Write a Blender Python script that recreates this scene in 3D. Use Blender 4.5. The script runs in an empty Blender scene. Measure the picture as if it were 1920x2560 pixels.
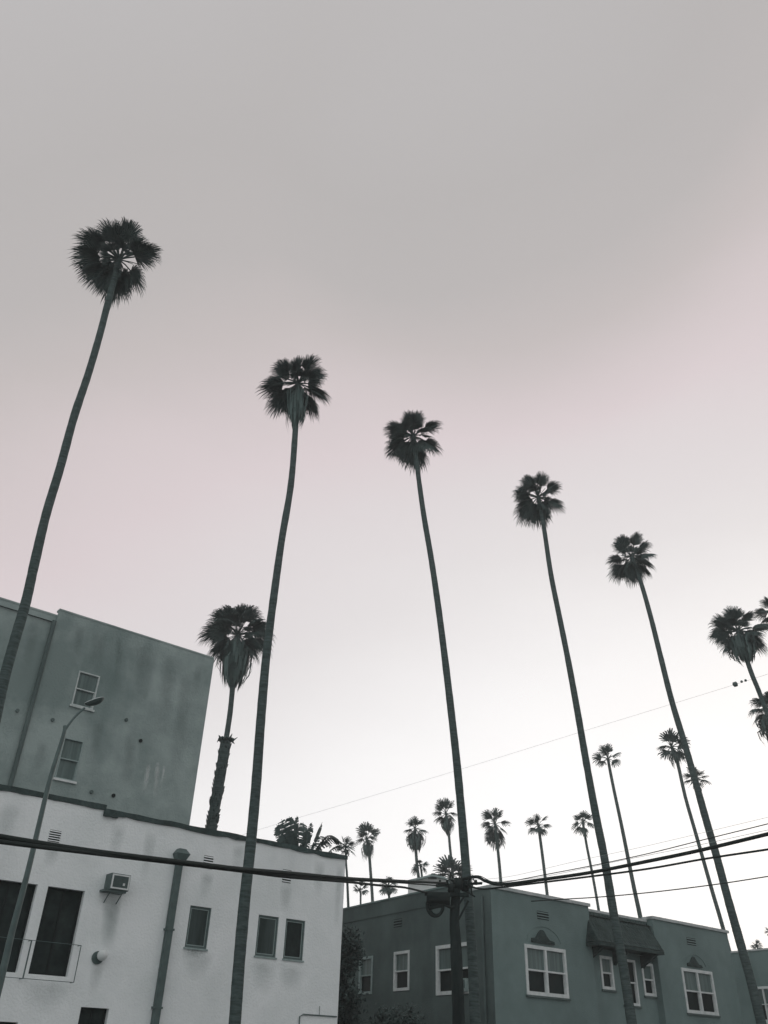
import bpy, math, random
from mathutils import Vector, Matrix, noise
R_ = math.radians
sc = bpy.context.scene

# ------------------------------------------------------------------ camera
F_PX, PITCH, ROLL = 2093.2, R_(33.36), R_(1.937)
Fv = Vector((0, math.cos(PITCH), math.sin(PITCH)))
Rt0 = Vector((1, 0, 0)); Up0 = Rt0.cross(Fv)
Rt = math.cos(ROLL) * Rt0 + math.sin(ROLL) * Up0
Up = -math.sin(ROLL) * Rt0 + math.cos(ROLL) * Up0
EYE = Vector((0, 0, 1.6))
cd = bpy.data.cameras.new('camera'); cam = bpy.data.objects.new('camera', cd)
sc.collection.objects.link(cam); sc.camera = cam
cd.sensor_fit = 'VERTICAL'; cd.sensor_height = 24.0; cd.lens = 24.0 * F_PX / 2560
cd.clip_start = 0.1; cd.clip_end = 3000
m = Matrix((Rt, Up, -Fv)).transposed().to_4x4(); m.translation = EYE
cam.matrix_world = m

# ------------------------------------------------------------------ world: sky under a thin even veil of cloud
SUN_AZ, SUN_EL = R_(38), R_(9)
w = bpy.data.worlds.new("World"); sc.world = w; w.use_nodes = True
nt = w.node_tree; N = nt.nodes; L = nt.links; N.clear()
out = N.new('ShaderNodeOutputWorld'); bg = N.new('ShaderNodeBackground')
sky = N.new('ShaderNodeTexSky'); sky.sky_type = 'NISHITA'; sky.sun_disc = False
sky.sun_elevation = SUN_EL; sky.sun_rotation = SUN_AZ
sky.dust_density = 3.0
tc = N.new('ShaderNodeTexCoord')
dot = N.new('ShaderNodeVectorMath'); dot.operation = 'DOT_PRODUCT'
qa, qe = R_(25), R_(-38)
dot.inputs[1].default_value = (math.sin(qa) * math.cos(qe), math.cos(qa) * math.cos(qe), math.sin(qe))
L.new(tc.outputs['Generated'], dot.inputs[0])
nz = N.new('ShaderNodeTexNoise'); nz.inputs['Scale'].default_value = 1.7; nz.inputs['Detail'].default_value = 5
nz.inputs['Roughness'].default_value = 0.5
mp = N.new('ShaderNodeMapping'); mp.inputs['Scale'].default_value = (1, 1, 2.2); mp.inputs['Rotation'].default_value = (0.1, 0.35, 0.3)
mp.inputs['Location'].default_value = (0.6, 0.2, 0.9)
L.new(tc.outputs['Generated'], mp.inputs['Vector']); L.new(mp.outputs[0], nz.inputs['Vector'])
ma = N.new('ShaderNodeMath'); ma.operation = 'MULTIPLY_ADD'; ma.inputs[1].default_value = 0.16; ma.inputs[2].default_value = -0.08
L.new(nz.outputs[0], ma.inputs[0])
ad = N.new('ShaderNodeMath'); ad.operation = 'ADD'; L.new(dot.outputs['Value'], ad.inputs[0]); L.new(ma.outputs[0], ad.inputs[1])
# one soft darker bank of cloud high up ahead
dc = N.new('ShaderNodeVectorMath'); dc.operation = 'DOT_PRODUCT'; dc.inputs[1].default_value = (.135, .585, .800); L.new(tc.outputs['Generated'], dc.inputs[0])
cm = N.new('ShaderNodeMapRange'); cm.interpolation_type = 'SMOOTHSTEP'; cm.inputs[1].default_value = math.cos(R_(17)); cm.inputs[2].default_value = math.cos(R_(5)); cm.inputs[3].default_value = 0; cm.inputs[4].default_value = -.11
L.new(dc.outputs['Value'], cm.inputs[0])
a3 = N.new('ShaderNodeMath'); a3.operation = 'ADD'; L.new(ad.outputs[0], a3.inputs[0]); L.new(cm.outputs[0], a3.inputs[1])
mr = N.new('ShaderNodeMapRange'); mr.inputs[1].default_value = -1; mr.inputs[2].default_value = 1
L.new(a3.outputs[0], mr.inputs[0])
rp = N.new('ShaderNodeValToRGB'); L.new(mr.outputs[0], rp.inputs[0])
def lin(c): return tuple(((v / 255) / 12.92 if v / 255 < .04045 else ((v / 255 + .055) / 1.055) ** 2.4) for v in c)
SKY = [(-1.0, (226, 230, 230)), (-.62, (230, 234, 234)), (-.36, (190, 187, 187)), (-.2, (186, 182, 181)), (-.09, (189, 184, 183)), (.0, (199, 191, 190)),
       (.10, (213, 202, 203)), (.18, (221, 209, 211)), (.27, (226, 219, 220)), (.38, (234, 230, 230)), (.5, (242, 240, 240)), (.66, (251, 250, 250)), (.8, (255, 255, 255))]
els = rp.color_ramp.elements
for i, (t, c) in enumerate(SKY):
    e = els[i] if i < 2 else els.new((t + 1) / 2)
    e.position = (t + 1) / 2; e.color = (*lin(c), 1)
rp.color_ramp.interpolation = 'EASE' if False else 'LINEAR'
sm = N.new('ShaderNodeVectorMath'); sm.operation = 'SCALE'; sm.inputs['Scale'].default_value = 0.1
L.new(sky.outputs[0], sm.inputs[0])
mx = N.new('ShaderNodeMix'); mx.data_type = 'RGBA'; mx.inputs[0].default_value = 0.95      # cloud cover over the clear sky
br = N.new('ShaderNodeMapRange'); br.inputs[1].default_value = .35; br.inputs[2].default_value = .8; br.inputs[3].default_value = 1.0; br.inputs[4].default_value = 1.35   # brighter towards the set sun
L.new(ad.outputs[0], br.inputs[0])
gl = N.new('ShaderNodeVectorMath'); gl.operation = 'SCALE'; L.new(rp.outputs[0], gl.inputs[0]); L.new(br.outputs[0], gl.inputs['Scale'])
L.new(sm.outputs[0], mx.inputs[6]); L.new(gl.outputs[0], mx.inputs[7])
L.new(mx.outputs[2], bg.inputs[0]); L.new(bg.outputs[0], out.inputs[0])
bg.inputs[1].default_value = 1.04

# ------------------------------------------------------------------ sun, veiled and low ahead
sl = bpy.data.lights.new('sun', 'SUN'); sl.energy = 0.5; sl.angle = R_(14); sl.color = (1, .95, .92)
so = bpy.data.objects.new('sun', sl); sc.collection.objects.link(so)
so.rotation_euler = Vector((math.sin(SUN_AZ) * math.cos(SUN_EL), math.cos(SUN_AZ) * math.cos(SUN_EL), math.sin(SUN_EL))).to_track_quat('Z', 'Y').to_euler()
sc.view_settings.view_transform = 'Standard'; sc.view_settings.look = 'None'
sc.view_settings.exposure = 0; sc.view_settings.gamma = 1
sc.cycles.max_bounces = 5

# ------------------------------------------------------------------ pixel helpers (author's survey of the photograph, 1920 x 2560)
def ray(x, y): return Fv + (x - 960) / F_PX * Rt - (y - 1280) / F_PX * Up
def hd(x, y, D):
    d = ray(x, y); return EYE + d * (D / math.hypot(d.x, d.y))
def dist_for(x, y, z):
    d = ray(x, y); return (z - 1.6) * math.hypot(d.x, d.y) / d.z
def on_plane(x, y, P, n):
    d = ray(x, y); return EYE + d * (n.dot(P - EYE) / n.dot(d))
K = 1.15729
AZ = R_(51.5)
DD = Vector((math.sin(AZ), math.cos(AZ), 0)); OUT = Vector((math.cos(AZ), -math.sin(AZ), 0))
P0 = hd(1226, 2213, 33.0); P0.z = 0
def fuz(x, y, o=0.0):
    q = on_plane(x, y, P0 + OUT * o, OUT) - P0
    return q.dot(DD), q.z
def FP(u, z, o=0.0): return P0 + DD * u + OUT * o + Vector((0, 0, z))
AS = R_(-31.8)
SD = Vector((math.sin(AS), math.cos(AS), 0)); SOUT = Vector((-math.cos(AS), math.sin(AS), 0))
def suz(x, y):
    q = on_plane(x, y, P0, SOUT) - P0
    return q.dot(SD), q.z
def SP(u, z, o=0.0): return P0 + SD * u + SOUT * o + Vector((0, 0, z))

# ------------------------------------------------------------------ materials
MATS = {}
def mat(name, col, col2=None, scale=1.0, rough=.85, bump=0.0, bscale=60, spec=.3, stretch=(1, 1, 1), contrast=(.35, .65), streak=None, metallic=0, fine=0.0):
    if name in MATS: return MATS[name]
    m = bpy.data.materials.new(name); m.use_nodes = True
    t = m.node_tree; n = t.nodes; b = n['Principled BSDF']
    b.inputs['Roughness'].default_value = rough; b.inputs['Specular IOR Level'].default_value = spec; b.inputs['Metallic'].default_value = metallic
    tcn = n.new('ShaderNodeTexCoord'); mpn = n.new('ShaderNodeMapping'); mpn.inputs['Scale'].default_value = stretch
    t.links.new(tcn.outputs['Object'], mpn.inputs[0])
    base = None
    if col2:
        nn = n.new('ShaderNodeTexNoise'); nn.inputs['Scale'].default_value = scale; nn.inputs['Detail'].default_value = 7; nn.inputs['Roughness'].default_value = .62
        t.links.new(mpn.outputs[0], nn.inputs['Vector'])
        cr = n.new('ShaderNodeValToRGB'); cr.color_ramp.elements[0].position = contrast[0]; cr.color_ramp.elements[1].position = contrast[1]
        cr.color_ramp.elements[0].color = (*col2, 1); cr.color_ramp.elements[1].color = (*col, 1)
        t.links.new(nn.outputs[0], cr.inputs[0]); base = cr.outputs[0]
    if streak:
        sn = n.new('ShaderNodeTexNoise'); sn.inputs['Scale'].default_value = streak[1]; sn.inputs['Detail'].default_value = 5
        m2 = n.new('ShaderNodeMapping'); m2.inputs['Scale'].default_value = (1, 1, .12)
        t.links.new(tcn.outputs['Object'], m2.inputs[0]); t.links.new(m2.outputs[0], sn.inputs['Vector'])
        r2 = n.new('ShaderNodeValToRGB'); r2.color_ramp.elements[0].position = .5; r2.color_ramp.elements[1].position = .72
        r2.color_ramp.elements[0].color = (0, 0, 0, 1); r2.color_ramp.elements[1].color = (streak[2],) * 3 + (1,)
        t.links.new(sn.outputs[0], r2.inputs[0])
        mm = n.new('ShaderNodeMix'); mm.data_type = 'RGBA'; t.links.new(r2.outputs[0], mm.inputs[0])
        if base: t.links.new(base, mm.inputs[6])
        else: mm.inputs[6].default_value = (*col, 1)
        mm.inputs[7].default_value = (*streak[0], 1); base = mm.outputs[2]
    if base: t.links.new(base, b.inputs['Base Color'])
    else: b.inputs['Base Color'].default_value = (*col, 1)
    if bump:
        bn = n.new('ShaderNodeTexNoise'); bn.inputs['Scale'].default_value = bscale; bn.inputs['Detail'].default_value = 4
        t.links.new(tcn.outputs['Object'], bn.inputs['Vector'])
        bp = n.new('ShaderNodeBump'); bp.inputs['Strength'].default_value = bump; bp.inputs['Distance'].default_value = .03
        t.links.new(bn.outputs[0], bp.inputs['Height']); t.links.new(bp.outputs[0], b.inputs['Normal'])
    MATS[name] = m; return m
M_WHITE = mat('white_stucco', (.79, .82, .83), (.69, .73, .735), .8, bump=.5, bscale=18, streak=((.42, .46, .46), .9, .3), contrast=(.32, .62))
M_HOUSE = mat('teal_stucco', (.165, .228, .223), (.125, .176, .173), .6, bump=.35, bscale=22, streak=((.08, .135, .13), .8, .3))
M_HSIDE = mat('shaded_teal_stucco', (.105, .142, .138), (.065, .092, .090), .5, bump=.35, bscale=22, streak=((.045, .07, .066), .7, .5))  # darker copy of the front stucco: side wall's shade in its colour, plus streaks
M_TALL = mat('weathered_grey_stucco', (.30, .36, .353), (.18, .232, .226), .38, bump=.6, bscale=14, streak=((.11, .16, .155), .5, .8), contrast=(.40, .60))
M_TRIM = mat('painted_trim', (.66, .68, .68), (.52, .56, .56), 5, bump=.1)
M_TRIMD = mat('dull_trim', (.30, .37, .365), (.22, .28, .275), 6, bump=.1)
M_GLASS = mat('dark_glass', (.006, .011, .011), (.016, .026, .026), 1.2, rough=.3, spec=.06)
M_CURT = mat('blind_behind_glass', (.125, .175, .170), (.075, .112, .108), 2.6, rough=.4, spec=.25, stretch=(3, 3, .15), contrast=(.4, .6))
M_CURTD = mat('dim_curtain', (.075, .10, .098), (.022, .034, .033), 3.5, rough=.5, spec=.08, stretch=(1, 1, .08))
M_SCREEN = mat('dark_screened_opening', (.008, .013, .013), (.034, .046, .045), 2.6, spec=.05, rough=.5, bump=.4, bscale=6, contrast=(.3, .75))
M_DARK = mat('dark_void', (.012, .018, .018), rough=.9)
M_COPE = mat('bitumen_coping', (.05, .078, .076), (.02, .034, .033), 2.5, bump=.8, bscale=9)
M_COPEL = mat('pale_coping', (.50, .52, .52), (.34, .38, .38), 3, bump=.3)
M_TILE = mat('clay_roof_tile', (.052, .074, .072), (.030, .044, .042), 3, spec=.1, bump=.6, bscale=12)
M_METAL = mat('painted_metal', (.085, .125, .122), (.06, .09, .088), 4, rough=.5)
M_GALV = mat('galvanised_steel', (.30, .36, .355), (.22, .27, .27), 8, rough=.45, spec=.5)
M_LAMP = mat('lamp_housing', (.36, .40, .40), (.28, .32, .32), 8, rough=.4)
M_CABLE = mat('black_rubber', (.018, .026, .025), rough=.7, spec=.08)
M_WOODD = mat('shaded_lens', (.045, .065, .063), rough=.5, spec=.15)  # lens colour darkened to hold the shade under the lamp head
M_WOOD = mat('tarred_wood', (.028, .040, .039), (.012, .018, .018), 3, spec=.05, stretch=(1, 1, .15), bump=.6, bscale=16)
M_TRUNK = mat('palm_trunk', (.082, .112, .110), (.036, .052, .051), 3.0, spec=.1, stretch=(1, 1, 7), bump=.7, bscale=14)
M_TRUNKF = mat('distant_palm_trunk', (.085, .115, .112), (.055, .078, .076), 1.5, stretch=(1, 1, 2), bump=.4, bscale=6)
M_LEAF = mat('palm_frond', (.085, .120, .116), (.045, .066, .064), 1.4, rough=.7, spec=.15)
M_DEAD = mat('dead_frond', (.10, .145, .14), (.05, .076, .073), 2.4, rough=.9, stretch=(1, 1, .3))
M_BUSH = mat('dark_foliage', (.045, .07, .066), (.018, .03, .028), 2, rough=.7)
M_CREAM = mat('cream_siding', (.70, .71, .71), (.60, .62, .62), 1, bump=.2)
M_ASPH = mat('asphalt', (.055, .06, .06), (.04, .045, .045), 3, bump=.5)
M_CONC = mat('concrete', (.26, .27, .27), (.19, .2, .2), 2, bump=.4)
M_GROUND = mat('bare_ground', (.19, .2, .19), (.12, .13, .12), .4, bump=.5)
M_ROOF = mat('flat_roofing', (.16, .18, .18), (.10, .12, .12), 1)

# ------------------------------------------------------------------ mesh helpers
class MB:
    def __init__(s): s.v = []; s.f = []; s.mi = []
    def add(s, vs, fs, mi=0):
        k = len(s.v); s.v += [tuple(v) for v in vs]; s.f += [tuple(i + k for i in f) for f in fs]; s.mi += [mi] * len(fs)
    def quad(s, a, b, c, d, mi=0): s.add([a, b, c, d], [(0, 1, 2, 3)], mi)
    def hexa(s, p, mi=0):           # 8 corners: bottom 4, top 4
        s.add(p, [(3, 2, 1, 0), (4, 5, 6, 7), (0, 1, 5, 4), (1, 2, 6, 5), (2, 3, 7, 6), (3, 0, 4, 7)], mi)
    def box(s, fn, u0, u1, z0, z1, o0, o1, mi=0):
        s.hexa([fn(u0, z0, o0), fn(u1, z0, o0), fn(u1, z0, o1), fn(u0, z0, o1), fn(u0, z1, o0), fn(u1, z1, o0), fn(u1, z1, o1), fn(u0, z1, o1)], mi)
    def tube(s, pts, rad, n=8, cap=True, mi=0):
        pts = [Vector(p) for p in pts]; ring = []; k = len(s.v); ref = None
        for i, p in enumerate(pts):
            d = (pts[min(i + 1, len(pts) - 1)] - pts[max(i - 1, 0)]).normalized()
            if ref is None: ref = d.orthogonal().normalized()
            a = (ref - d * ref.dot(d)).normalized(); b = d.cross(a); ref = a
            r = rad[i] if isinstance(rad, (list, tuple)) else rad
            for j in range(n):
                t = 2 * math.pi * j / n; s.v.append(tuple(p + (a * math.cos(t) + b * math.sin(t)) * r))
        for i in range(len(pts) - 1):
            for j in range(n):
                s.f.append((k + i * n + j, k + i * n + (j + 1) % n, k + (i + 1) * n + (j + 1) % n, k + (i + 1) * n + j)); s.mi.append(mi)
        if cap:
            s.f.append(tuple(k + j for j in reversed(range(n)))); s.mi.append(mi)
            s.f.append(tuple(k + (len(pts) - 1) * n + j for j in range(n))); s.mi.append(mi)
    def build(s, name, mats, parent=None, smooth=False, origin=None):
        me = bpy.data.meshes.new(name)
        og = Vector(origin) if origin is not None else Vector((0, 0, 0))
        base = parent.matrix_world.translation if parent else None
        ot = WORLD_ORG.get(parent.name, Vector((0, 0, 0))) if parent else og
        me.from_pydata([tuple(Vector(v) - ot) for v in s.v], [], s.f); me.update()
        for mm in (mats if isinstance(mats, (list, tuple)) else [mats]): me.materials.append(mm)
        for p, i in zip(me.polygons, s.mi): p.material_index = i; p.use_smooth = smooth
        ob = bpy.data.objects.new(name, me); sc.collection.objects.link(ob)
        if parent: ob.parent = parent; WORLD_ORG[ob.name] = ot
        else: ob.location = og; WORLD_ORG[ob.name] = og
        return ob
WORLD_ORG = {}
def tag(o, label=None, cat=None, group=None, kind=None):
    if label: o['label'] = label
    if cat: o['category'] = cat
    if group: o['group'] = group
    if kind: o['kind'] = kind
    return o
def thing(name, loc, label, cat, group=None):
    o = bpy.data.objects.new(name, None); sc.collection.objects.link(o); o.location = loc; o.empty_display_size = .3
    WORLD_ORG[o.name] = Vector(loc); return tag(o, label, cat, group)
def wall(mb, fn, u0, u1, z0, z1, holes, depth=.14, o=0.0, mi=0):
    us = sorted({u0, u1, *[h[0] for h in holes], *[h[1] for h in holes]}); zs = sorted({z0, z1, *[h[2] for h in holes], *[h[3] for h in holes]})
    us = [u for u in us if u0 <= u <= u1]; zs = [z for z in zs if z0 <= z <= z1]
    for i in range(len(us) - 1):
        for j in range(len(zs) - 1):
            cu, cz = (us[i] + us[i + 1]) / 2, (zs[j] + zs[j + 1]) / 2
            if any(h[0] < cu < h[1] and h[2] < cz < h[3] for h in holes): continue
            mb.quad(fn(us[i], zs[j], o), fn(us[i + 1], zs[j], o), fn(us[i + 1], zs[j + 1], o), fn(us[i], zs[j + 1], o), mi)
    for a, b, c, d in holes:
        for p, q in (((a, c), (a, d)), ((a, d), (b, d)), ((b, d), (b, c)), ((b, c), (a, c))):
            mb.quad(fn(*p, o), fn(*q, o), fn(*q, o - depth), fn(*p, o - depth), mi)
def rect(pts, uz):
    q = [uz(*p) for p in pts]           # tl tr br bl
    ua, ub_ = sorted(((q[0][0] + q[3][0]) / 2, (q[1][0] + q[2][0]) / 2))
    return (ua, ub_, (q[2][1] + q[3][1]) / 2, (q[0][1] + q[1][1]) / 2)
def frame_bars(mb, fn, r, wdt, o0, o1):
    a, b, c, d = r
    mb.box(fn, a, b, d - wdt, d, o0, o1); mb.box(fn, a, b, c, c + wdt, o0, o1)
    mb.box(fn, a, a + wdt, c + wdt, d - wdt, o0, o1); mb.box(fn, b - wdt, b, c + wdt, d - wdt, o0, o1)
def window(parent, fn, r, fw=.07, o=.02, mt=None, cols=1, sash=True, upper=None, lower=None, sill=True, back=.12, mull=.07, rail=.035, sillm=None):
    """hole r (outer frame); frame stands proud of the wall, glass set back"""
    a, b, c, d = r; mt = mt or M_TRIM
    f = MB(); frame_bars(f, fn, r, fw, -back + .03, o)
    zc = (c + d) / 2 - .01
    for k in range(1, cols):
        uc = a + (b - a) * k / cols; f.box(fn, uc - mull / 2, uc + mull / 2, c + fw, d - fw, -back + .03, o - .004)
    fo = f.build('window', mt, parent)
    for k in range(cols):
        x0 = a + fw if k == 0 else a + (b - a) * k / cols + mull / 2
        x1 = b - fw if k == cols - 1 else a + (b - a) * (k + 1) / cols - mull / 2
        if sash:
            s = MB(); s.box(fn, x0, x1, zc - rail / 2, zc + rail / 2, -back + .032, o - .02)
            t = .022
            s.box(fn, x0, x0 + t, c + fw, zc - rail / 2, -back + .034, o - .05); s.box(fn, x1 - t, x1, c + fw, zc - rail / 2, -back + .034, o - .05)
            s.build('sash', mt, fo)
            p = MB(); p.quad(fn(x0, zc, -.05), fn(x1, zc, -.05), fn(x1, d - fw, -.05), fn(x0, d - fw, -.05)); p.build('pane', upper or M_CURT, fo)
            p = MB(); p.quad(fn(x0, c + fw, -.08), fn(x1, c + fw, -.08), fn(x1, zc, -.08), fn(x0, zc, -.08)); p.build('pane', lower or M_GLASS, fo)
        else:
            p = MB(); p.quad(fn(x0, c + fw, -.06), fn(x1, c + fw, -.06), fn(x1, d - fw, -.06), fn(x0, d - fw, -.06)); p.build('pane', upper or M_GLASS, fo)
    if sill:
        s = MB(); s.box(fn, a - .05, b + .05, c - .07, c - .004, -.02, .07); s.build('sill', sillm or mt, fo)
    return fo
def vent(parent, fn, r, n, mt, slot=M_DARK, fr=.02):
    a, b, c, d = r; s = MB(); s.quad(fn(a, c, .004), fn(b, c, .004), fn(b, d, .004), fn(a, d, .004), 0)
    hh = (d - c) / n
    for k in range(n):
        z = c + hh * k + hh * .3
        s.hexa([fn(a, z, .006), fn(b, z, .006), fn(b, z, .03), fn(a, z, .03), fn(a, z + hh * .45, .006), fn(b, z + hh * .45, .006), fn(b, z + hh * .35, .012), fn(a, z + hh * .35, .012)], 1)
    return s.build('vent', [slot, mt], parent)
def coping(parent, fn, u0, u1, z, h, ov, mt, rag=0.0, depth=.25, seed=0, step=.5, o=0.0, name='coping'):
    s = MB(); n = max(1, int((u1 - u0) / step)); rnd = random.Random(seed)
    prof = []
    for i in range(n + 1):
        u = u0 + (u1 - u0) * i / n
        prof.append((u, z - h - rnd.uniform(0, rag), z + .03 + rnd.uniform(-.4, .6) * rag * .5, o + ov + rnd.uniform(-.3, .3) * rag * .3))
    for (ua, la, ta, oa), (ub, lb, tb, ob_) in zip(prof, prof[1:]):
        s.hexa([fn(ua, la, o - depth), fn(ub, lb, o - depth), fn(ub, lb, ob_), fn(ua, la, oa), fn(ua, ta, o - depth), fn(ub, tb, o - depth), fn(ub, tb, ob_), fn(ua, ta, oa)])
    return s.build(name, mt, parent)

# ------------------------------------------------------------------ ground, street
g = MB(); g.quad((-335, -28, -.14), (335, -28, -.14), (335, 415, -.14), (-335, 415, -.14)); tag(g.build('ground', M_GROUND), kind='structure')
perp0 = -P0.dot(OUT)       # distance of the facade line
def strip(o0, o1, z0, z1, name, mt):
    s = MB(); s.box(FP, -60, 60, z0, z1, o0, o1); tag(s.build(name, mt), kind='structure')
strip(.0, 4.2, -.3, 0, 'pavement', M_CONC)
strip(4.2, 4.38, -.3, .01, 'kerb', M_CONC)
strip(4.38, 15.5, -.3, -.13, 'road', M_ASPH)
s = MB()
for k in range(-20, 20): s.quad(FP(k * 3, -.126, 9.9), FP(k * 3 + 1.6, -.126, 9.9), FP(k * 3 + 1.6, -.126, 10.02), FP(k * 3, -.126, 10.02))
tag(s.build('road_marking', M_TRIM), kind='structure')
strip(15.5, 40, -.3, 0, 'path', M_CONC)

# ------------------------------------------------------------------ WHITE BUILDING
uR = fuz(864, 2144)[0]; zW = fuz(864, 2144)[1] + .02; uL = uR - 26
wb = thing('white_building', FP(uR, 0), 'pale stucco two-storey building with dark ragged roof edge and square windows', 'building')
H0 = rect([(476.5, 2263.3), (529.9, 2270), (515.7, 2373.3), (461.5, 2367.3)], fuz)
H1 = rect([(647.4, 2286), (697.7, 2293.4), (689, 2394.4), (636.9, 2388.4)], fuz)
H2 = rect([(716.7, 2296.5), (763.4, 2302.5), (756.8, 2401.9), (706.2, 2397.4)], fuz)
BB = rect([(117.5, 2215.6), (212.5, 2226.7), (168.8, 2442), (73.8, 2434.7)], fuz)
ra = fuz(95, 2210); BA = (ra[0] - 1.3, ra[0], BB[2], BB[3])
lw = fuz(203, 2517); LW = (lw[0], fuz(273, 2522)[0], 1.0, lw[1])
lw2 = fuz(45, 2556); LW2 = (lw2[0] - 1.2, lw2[0], .9, lw2[1])
# common head and sill heights for the paired windows
H2 = (H2[0], H2[1], H1[2], H1[3]); 
body = MB(); wall(body, FP, uL, uR, 0, zW, [H0, H1, H2, BB, BA, LW, LW2], depth=.2)
D_ = 9
body.quad(FP(uR, 0, 0), FP(uR, 0, -D_), FP(uR, zW, -D_), FP(uR, zW, 0)); body.quad(FP(uL, 0, -D_), FP(uL, 0, 0), FP(uL, zW, 0), FP(uL, zW, -D_))
body.quad(FP(uR, 0, -D_), FP(uL, 0, -D_), FP(uL, zW, -D_), FP(uR, zW, -D_))
body.build('wall', M_WHITE, wb)
s = MB(); s.quad(FP(uL, zW - .4, 0), FP(uR, zW - .4, 0), FP(uR, zW - .4, -D_), FP(uL, zW - .4, -D_)); s.build('roof', M_ROOF, wb)
ust = fuz(262, 2035)[0]
coping(wb, FP, uL, ust, zW + .10, .075, .04, M_COPE, .045, seed=2, step=.28)
coping(wb, FP, ust, uR + .05, zW, .075, .05, M_COPE, .05, seed=5, step=.31)
s = MB(); s.box(FP, ust - .05, ust + .35, zW - .16, zW + .02, .02, .10); s.build('scupper', M_COPE, wb)
for r in (H0, H1, H2):
    window(wb, FP, r, fw=.05, mt=M_METAL, sash=False, o=-.03, sill=False, upper=(M_SCREEN if r is H2 else M_CURTD), back=.2)
    s = MB(); a, b, c, d = r; frame_bars(s, FP, (a + .055, b - .055, c + .055, d - .055), .022, -.06, -.045); s.build('window_bead', M_TRIMD, wb)
    s = MB(); s.box(FP, a - .03, b + .03, c - .045, c - .003, -.05, .035); s.build('sill', M_TRIMD, wb)
for r in (BB, BA, LW, LW2):
    s = MB(); a, b, c, d = r; s.quad(FP(a, c, -.18), FP(b, c, -.18), FP(b, d, -.18), FP(a, d, -.18)); fo = s.build('window', M_SCREEN, wb)
    s = MB(); frame_bars(s, FP, r, .04, -.17, -.13); uc = (a + b) / 2; s.box(FP, uc - .02, uc + .02, c + .04, d - .04, -.168, -.135); s.build('window_frame', M_DARK, fo)
# guard rails of the two tall windows
for r in (BB, BA):
    a, b, c, d = r; s = MB(); zt = c + .62 * 1.1; a2, b2, c2 = a - .18, b + .10, c - .12
    for z in (zt, c2): s.tube([FP(a2, z, 0), FP(a2, z, .22), FP(b2, z, .22), FP(b2, z, 0)], .007, 6)
    for k in range(2): s.tube([FP((a2, b2)[k], c2, .22), FP((a2, b2)[k], zt, .22)], .012, 6)
    s.build('guard_rail', M_METAL, wb)
for pts, n in (([(126, 2074), (154, 2078), (147.5, 2107), (119, 2103)], 5), ([(510, 2139), (534, 2141), (530, 2173), (507, 2171)], 5), ([(707, 2173), (729, 2176), (726, 2208), (705, 2206)], 5)):
    vent(wb, FP, rect(pts, fuz), n, M_WHITE)
# leader pipe with its funnel head
ut, zt = fuz(451, 2140); ub = (fuz(442, 2168)[0] + fuz(383, 2560)[0]) / 2
s = MB(); s.box(FP, ub - .085, ub + .085, 0, zt - .12, .02, .17)
dp = s.build('downspout', M_METAL, wb)
s = MB(); s.hexa([FP(ub - .09, zt - .22, .01), FP(ub + .09, zt - .22, .01), FP(ub + .09, zt - .22, .19), FP(ub - .09, zt - .22, .19), FP(ub - .2, zt + .02, .01), FP(ub + .2, zt + .02, .01), FP(ub + .2, zt + .02, .3), FP(ub - .2, zt + .02, .3)])
s.hexa([FP(ub - .2, zt + .022, .01), FP(ub + .2, zt + .022, .01), FP(ub + .2, zt + .022, .3), FP(ub - .2, zt + .022, .3), FP(ub - .1, zt + .16, .01), FP(ub + .1, zt + .16, .01), FP(ub + .1, zt + .16, .2), FP(ub - .1, zt + .16, .2)])
s.build('leader_head', M_METAL, dp)
for z in (2.6, 4.4):
    s = MB(); s.box(FP, ub - .12, ub + .12, z, z + .05, .0, .182); s.build('bracket', M_METAL, dp)
c1 = [fuz(747, 2560), fuz(748, 2541), fuz(757, 2536), fuz(845, 2543.6)]
s = MB(); s.tube([FP(c1[0][0], 0, .03), FP(c1[1][0], c1[1][1], .03), FP(c1[2][0], c1[2][1], .03), FP(uR - .05, c1[2][1] , .03)], .018, 6); v1 = fuz(798, 2515); s.tube([FP(v1[0], c1[2][1], .03), FP(v1[0], v1[1], .03)], .008, 5)
s.build('conduit', M_METAL, wb)
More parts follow.
